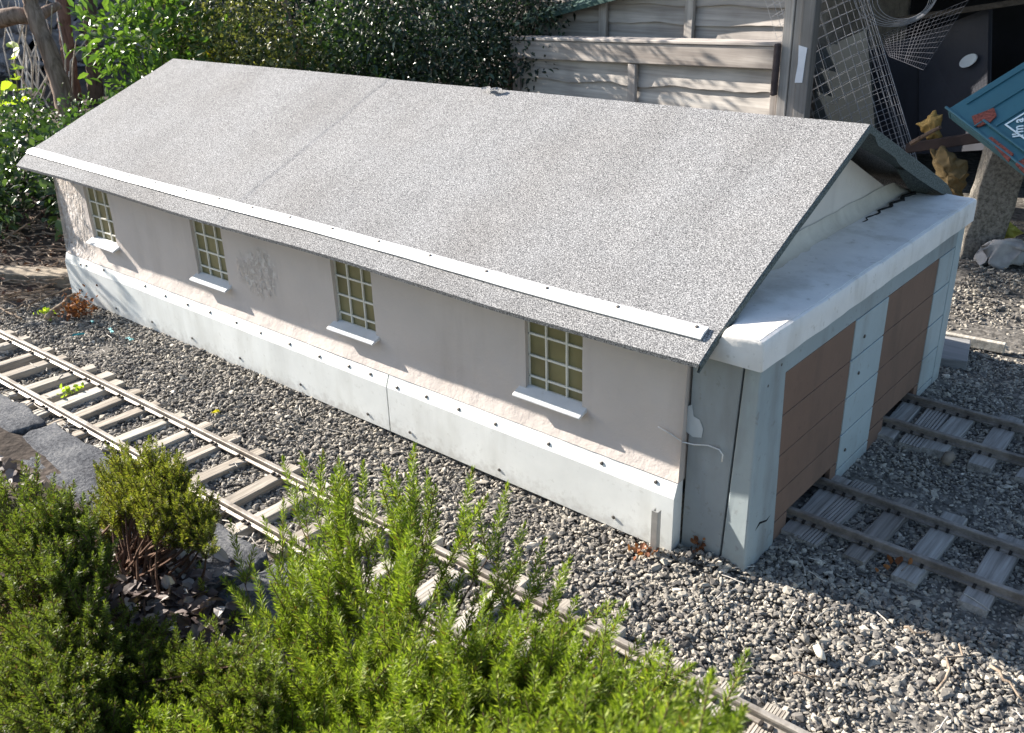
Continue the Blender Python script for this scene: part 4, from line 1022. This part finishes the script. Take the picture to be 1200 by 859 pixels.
crumple('sack', [(1092, 176), (1112, 172), (1128, 186), (1137, 200), (1130, 222), (1124, 250), (1112, 245), (1100, 215)], 2.12, .06, M_sack2, 'dull ochre sack standing behind the far canopy corner', 'sack', 5, .012)
crumple('plastic_bag', [(1165, 268), (1177, 255), (1188, 262), (1199, 272), (1190, 278), (1172, 280)], 1.98, .03, paint('lime_yellow_plastic', (.42, .40, .08), .5, (.2, .2, .05), .4, .5, 40), 'small yellow-green plastic bag by the concrete block', 'bag', 6, .006)
mb = MB(); mb.tube([P(1068, 168, y=2.15), P(1085, 158, y=2.1), P(1102, 149, y=2.08)], [.008, .007, .006], 7); tag(obj('stick', mb, M_bark2), 'short brown stick lying across the crumpled paper', 'stick')
mb = MB(); mb.obox(P(1120, 165, y=2.2), (.16, -.06, .05), (.01, .03, 0), (0, 0, .018)); tag(obj('dark_timber', mb, simple('dark_reddish_timber', (.03, .02, .02), .8), None, .003), 'dark reddish timber lying behind the stick', 'timber')
# leaning concrete block
pb = P(1140, 296, z=0); pt = P(1172, 190, y=pb[1]+.02)
axis = pt-pb; Lb = np.linalg.norm(axis); axis /= Lb
side = np.array([.86, .42, 0.]); side -= axis*(side @ axis); side /= np.linalg.norm(side); dep = np.cross(axis, side)
import bmesh
def oriented_rough(c, A, B, C_, amp, seed, cuts=14):
    me = rough_block(-.5, .5, -.5, .5, -.5, .5, 0, seed, cuts)
    n_ = len(me.vertices); co = np.empty(n_*3, np.float32); me.vertices.foreach_get('co', co); co = co.reshape(-1, 3)
    out = c+co[:, :1]*A+co[:, 1:2]*B+co[:, 2:]*C_
    out = np.array([p+amp*np.array([N3(p[0]+seed, p[1], p[2], 22), N3(p[1], p[2]+seed, p[0], 22), N3(p[2], p[0]+seed, p[1], 22)]) for p in out])
    me.vertices.foreach_set('co', out.astype(np.float32).ravel()); me.update(); return me
cbk = oriented_rough((pb+pt)/2+side*.01, side*.105, dep*.11, axis*(Lb+.09), .006, 2)
tag(obj('concrete_block', cbk, M_conc), 'pitted grey concrete block leaning under the teal tray', 'concrete block')
rk = oriented_rough(P(1172, 298, z=.03), np.array([.09, .03, .02]), np.array([-.02, .07, .0]), np.array([0, .01, .065]), .035, 8, 8)
tag(obj('rubble_stone', rk, simple('pale_rubble', (.36, .36, .36), .9, .2, 40, .5)), 'pale angular rubble stone at the foot of the concrete block', 'stone')

# teal crate
A0 = P(1110, 128, y=1.75); B0 = P(1200, 72, y=1.90); C0 = P(1200, 215, y=1.55)
U = B0-A0; U /= np.linalg.norm(U); Vv = C0-A0; Vv -= U*(Vv @ U); Vv /= np.linalg.norm(Vv); Nn = np.cross(U, Vv); Nn = Nn if Nn @ (CAM-A0) > 0 else -Nn
M_teal = paint('teal_plastic', (.035, .125, .16), .42, (.03, .09, .11), .35, .2)
crate = root('teal_tray', 'upturned teal plastic tray with white lettering and rusty-red patches, leaning at the right edge', 'tray', A0-Nn*.035)
def uv(px, py):   # point of the crate face
    v = CF*FPX+CR*(px-600)-CU*(py-429.5); t = ((A0-CAM) @ Nn)/(v @ Nn); p = CAM+v*t-A0; return p @ U, p @ Vv
def cr_(u0, u1, v0, v1, n0, n1, mb=None):
    mb = mb or MB(); c = A0+U*(u0+u1)/2+Vv*(v0+v1)/2+Nn*(n0+n1)/2; mb.obox(c, U*(u1-u0)/2, Vv*(v1-v0)/2, Nn*(n1-n0)/2); return mb
LU, LV = .52, .62
mb = cr_(0.0, LU, 0, LV, -.010, 0); 
cr_(0, LU, 0, .010, -.035, -.011, mb); cr_(0, LU, LV-.010, LV, -.035, -.011, mb); cr_(LU-.01, LU, .011, LV-.011, -.035, -.011, mb); cr_(0, .01, .011, LV-.011, -.035, -.011, mb)
obj('shell', mb, M_teal, crate, .003)
u1_, v1_ = uv(1150, 160); ridge_u = .062
mb = cr_(-.004, .0045, -.008, LV, .0005, .007); obj('rim', mb, M_teal, crate, .003)
v_s = uv(1146, 150)[1]; v_e = uv(1197, 190)[1]
mb = cr_(.030, .037, .112, .302, .0005, .010); cr_(.005, .0295, .112, .117, .0005, .008, mb); cr_(.005, .0295, .297, .302, .0005, .008, mb); obj('ridge', mb, M_teal, crate, .002)
for vv_ in (.022, .085, .15): 
    mb = cr_(.045, LU, vv_, vv_+.004, .0005, .004); obj('rib', mb, M_teal, crate, .001)
M_rust = simple('brick_red_granules', (.19, .055, .04), .9, .55, 160, .7)
for pts_ in ([(1139, 138), (1155, 132), (1165, 128), (1168, 137), (1160, 145), (1147, 150), (1143, 149)], [(1158, 164), (1162, 162), (1188, 182), (1182, 191)], [(1190, 194), (1200, 186), (1212, 195), (1206, 210)]):
    uvp = [uv(*p) for p in pts_]; q = [A0+U*a_+Vv*b_+Nn*.0065 for a_, b_ in uvp]; q2 = [p-Nn*.005 for p in q]; n_ = len(q); mb = MB()
    mb.add(q+q2, [tuple(range(n_)), tuple(range(n_, 2*n_))[::-1]]+[(i, (i+1) % n_, n_+(i+1) % n_, n_+i) for i in range(n_)]); obj('red_patch', mb, M_rust, crate)
# printed square and words
M_print = simple('white_print', (.62, .72, .74), .6, .08)
cu, cv = uv(1177, 147); side_ = .17; wl = .0045
mb = MB()
for (ua, ub, va, vb) in ((cu, cu+wl, cv, cv+side_), (cu+side_, cu+side_+wl, cv, cv+side_), (cu+wl+.0002, cu+side_-.0002, cv, cv+wl), (cu+wl+.0002, cu+side_-.0002, cv+side_-wl, cv+side_)): cr_(ua, ub, va, vb, .0022, .0036, mb)
# diagonal reading direction
obj('printed_border', mb, M_print, crate)
tcu = bpy.data.curves.new('words', 'FONT'); tcu.body = "I'm a"; tcu.size = .036; tcu.extrude = .0006; tcu.offset = .0006
to = bpy.data.objects.new('tmp', tcu); COL.objects.link(to); dg = bpy.context.evaluated_depsgraph_get(); dg.update()
tm = bpy.data.meshes.new_from_object(to.evaluated_get(dg)); bpy.data.objects.remove(to)
Tx = .6*U-.8*Vv; Tx /= np.linalg.norm(Tx); Ty = np.cross(Nn, Tx); a_, b_ = uv(1199, 161)
# reading direction runs up the picture
o_ = A0+U*a_+Vv*b_+Nn*.0030
Mx = Matrix(((Tx[0], Ty[0], Nn[0], o_[0]), (Tx[1], Ty[1], Nn[1], o_[1]), (Tx[2], Ty[2], Nn[2], o_[2]), (0, 0, 0, 1))); tm.transform(Mx); tm.name = 'lettering'
obj('lettering', tm, M_print, crate)

# boards lying at the far corner
g1 = [P(1098, 402, z=.0), P(1136, 408, z=.0), P(1132, 434, z=.0), P(1092, 428, z=.0)]
mb = MB(); mb.add([p+np.array([0, 0, -.01]) for p in g1]+[p+np.array([0, 0, .022]) for p in g1], [(3, 2, 1, 0), (4, 5, 6, 7), (0, 1, 5, 4), (1, 2, 6, 5), (2, 3, 7, 6), (3, 0, 4, 7)])
tag(obj('board_offcut', mb, M_board, None, .002), 'pale grey board offcut lying beside the far corner of the shed', 'board')
a, b = P(1098, 393, z=.01), P(1178, 408, z=.01); mb = MB(); d = (b-a)/2; mb.obox((a+b)/2, d, np.array([-d[1], d[0], 0])/np.linalg.norm(d)*.008, (0, 0, .012))
tag(obj('edging_batten', mb, M_sleeper, None, .002), 'thin sunlit wooden batten half sunk in the dirt past the far corner', 'batten')

# ------------------------------------------------------------------ twigs, litter, small odds and ends
def stickpath(a, b, r, wob=.01, k=6):
    return [lerp(a, b, t)+np.array([r.normal(0, wob), r.normal(0, wob), abs(r.normal(0, wob*.5))])*(0 if t in (0, 1) else 1) for t in np.linspace(0, 1, k)]
r = np.random.default_rng(91); mb = MB()
for k in range(330):
    c = np.array([r.uniform(-3.3, -1.97), r.uniform(-.28, .30), .012+r.uniform(0, .02)])
    if c[0] > -2.08 and c[1] > -.06: continue
    an = r.normal(.35, .5); l_ = r.uniform(.03, .16); d = np.array([math.cos(an), math.sin(an), r.normal(0, .1)])*l_
    mb.tube(stickpath(c-d/2, c+d/2, r, .006, 5), [r.uniform(.0012, .003)]*5, 5)
tag(obj('twig_litter', mb, M_twig), 'tangle of dry brown twigs and roots on the soil left of the shed', 'twigs', kind='stuff')
mb = MB()
for k in range(130):
    x_ = r.uniform(-1.9, .9); y_ = r.choice([r.uniform(-.45, -.05), r.uniform(-.2, .15)]) if x_ > .1 else r.uniform(-.45, -.06)
    c = np.array([x_, y_, .012]); an = r.uniform(0, 6.28); l_ = r.uniform(.012, .05); d = np.array([math.cos(an), math.sin(an), .05])*l_
    mb.tube(stickpath(c-d/2, c+d/2, r, .002, 4), [.0009]*4, 4)
for k in range(90):
    x_ = r.uniform(-1.9, -.1); c = np.array([x_, r.uniform(-.475, -.43), .014]); an = r.uniform(0, 6.28); l_ = r.uniform(.015, .06); d = np.array([math.cos(an), math.sin(an), .05])*l_
    mb.tube(stickpath(c-d/2, c+d/2, r, .003, 4), [.0012]*4, 4)
tag(obj('straw_bits', mb, M_twigw), 'scattered thin pale stalks lying on the gravel', 'plant debris', kind='stuff')
for (pa, pb_, rad, lab, mt) in (((55, 372), (88, 345), .008, 'grey forked stick lying left of the shed by the gravel edge', M_twig), ((0, 350), (75, 330), .005, 'long brown root lying in front of the edging beam', M_twig), ((30, 358), (80, 338), .004, 'curved brown root beside the forked stick', M_twig),
                                ((1098, 809), (1124, 755), .0022, 'long pale stalk on the sunlit gravel at lower right', M_twig), ((1160, 780), (1200, 822), .0022, 'pale stalk lying at the right edge of the sunlit gravel', M_twig), ((14, 470), (37, 486), .003, 'bleached stick beside the long track at left', M_twigw),
                                ((930, 640+150), (965, 796), .0018, 'thin stalk near the large cream pebble', M_twig), ((1060, 735), (1085, 745), .002, 'dark stalk on the shaded gravel near the shadow edge', M_twig), ((5, 283), (32, 262), .004, 'dry cane sticking out under the leafy shrub', M_twig), ((30, 265), (62, 240), .004, 'bleached cane leaning on the left end of the shed', M_twig)):
    zz = .012; a, b = P(*pa, z=zz), P(*pb_, z=zz+(.05 if 'cane' in lab else 0)); mb = MB(); mb.tube(stickpath(a, b, r, .004, 6), [rad]*3+[rad*.7]*3, 7); tag(obj('stick', mb.mesh('stick', True), mt), lab, 'stick')

def small_plant(label, px, py, n_, size, mat, seed, h=.03, name='seedling', spread=.015):
    r = np.random.default_rng(seed); p = P(px, py, z=.008); ro = root(name, label, 'plant', p)
    pos = p+np.abs(r.normal(0, 1, (n_, 3)))*np.array([0, 0, h*.5])+r.normal(0, 1, (n_, 3))*np.array([spread, spread, .001]); d = r.normal(0, 1, (n_, 3))+np.array([0, 0, .8])
    V, F = leaves(pos, d, size*r.uniform(.6, 1.3, n_), r, .6, .1); obj('foliage', mesh_np('foliage', V, F), mat, ro)
    mb = MB()
    for k in range(4): mb.tube([p-np.array([0, 0, .01]), pos[k]], [.001, .0006], 4)
    obj('stem', mb, M_twig, ro)
small_plant('dried orange weed at the left foot of the white plinth', 93, 368, 240, .013, M_leaforange, 1, .05, 'dried_weed', .020)
small_plant('tiny lime green seedling on the soil by the forked stick', 56, 368, 22, .014, M_leaflime, 2, .01, spread=.012)
small_plant('tiny lime green seedling growing between the sleepers', 82, 461, 26, .014, M_leaflime, 3, .012, spread=.012)
small_plant('dry orange-brown weed against the grey corner panel', 817, 645, 40, .012, M_leaforange, 4, .03, 'dried_weed', .006)
small_plant('pile of dry orange leaf scraps beside the metal stake', 752, 647, 26, .012, M_leaforange, 5, .008, 'leaf_scraps', .010)
small_plant('brown leaf scrap curled under the near short track', 1047, 672, 5, .02, M_leaforange, 6, .01, 'leaf_scraps', .012)
small_plant('red-brown dead flower head on the leaf litter by the heathers', 218, 680, 40, .016, M_leaforange, 7, .02, 'dead_flower', .012)
small_plant('yellow fallen leaf on the gravel between track and plinth', 256, 484, 5, .014, M_leafgold, 8, .004, 'fallen_leaf', .004)
M_teal2 = simple('teal_twine', (.03, .28, .30), .6, .2, 90)
for (px, py, l_, lab) in ((92, 392, .03, 'strand of teal twine hanging beside the orange weed'), (152, 397, .028, 'short bright teal twine knot on the gravel near the plinth'), (108, 377, .014, 'teal twine tuft at the plinth foot'), (130, 387, .04, 'frayed pale teal twine on the gravel')):
    p = P(px, py, z=.014); mb = MB()
    for k in range(4):
        an = r.uniform(-.5, .5)+(1.2 if l_ == .03 else 0); d = np.array([math.cos(an), math.sin(an), .05])*l_*.5; mb.tube(stickpath(p-d, p+d, r, .002, 5), [.0014]*5, 5)
    tag(obj('twine_scrap', mb, M_teal2), lab, 'twine')
# leaf litter under the heathers
r = np.random.default_rng(95); n_ = 1900; pos = np.stack([r.uniform(-1.9, .25, n_), r.uniform(-1.0, -.597, n_), np.full(n_, .043)], 1); pos[:, 2] += r.uniform(0, .02, n_)
q = P(185, 700, z=.04); n2 = 420; p2 = q+r.normal(0, 1, (n2, 3))*np.array([.07, .045, .0]); p2[:, 2] = .04+r.uniform(0, .02, n2)
pos = np.concatenate([pos, p2]); d = r.normal(0, 1, pos.shape)*np.array([1, 1, .35])
V, F = leaves(pos, d, r.uniform(.012, .036, len(pos)), r, .65, .15); o = bpy.data.objects.new('leaf_litter', mesh_np('leaf_litter', V, F)); COL.objects.link(o); o.data.materials.append(M_litter)
tag(o, 'curled dead brown leaves covering the soil under the heathers', 'leaf litter', kind='stuff')
n_ = 500; pos = np.stack([r.uniform(-3.4, -2.05, n_), r.uniform(-.25, .6, n_), r.uniform(.01, .04, n_)], 1); d = r.normal(0, 1, pos.shape)*np.array([1, 1, .3])
V, F = leaves(pos, d, r.uniform(.012, .03, n_), r, .55, .15); o = bpy.data.objects.new('bark_litter', mesh_np('bark_litter', V, F)); COL.objects.link(o); o.data.materials.append(leafmat('brown_litter', [(0, (.05, .025, .018)), (.6, (.12, .06, .04)), (1, (.24, .15, .10))], .8, .05))
tag(o, 'reddish-brown dead leaf mulch on the soil at the left end of the shed', 'leaf litter', kind='stuff')
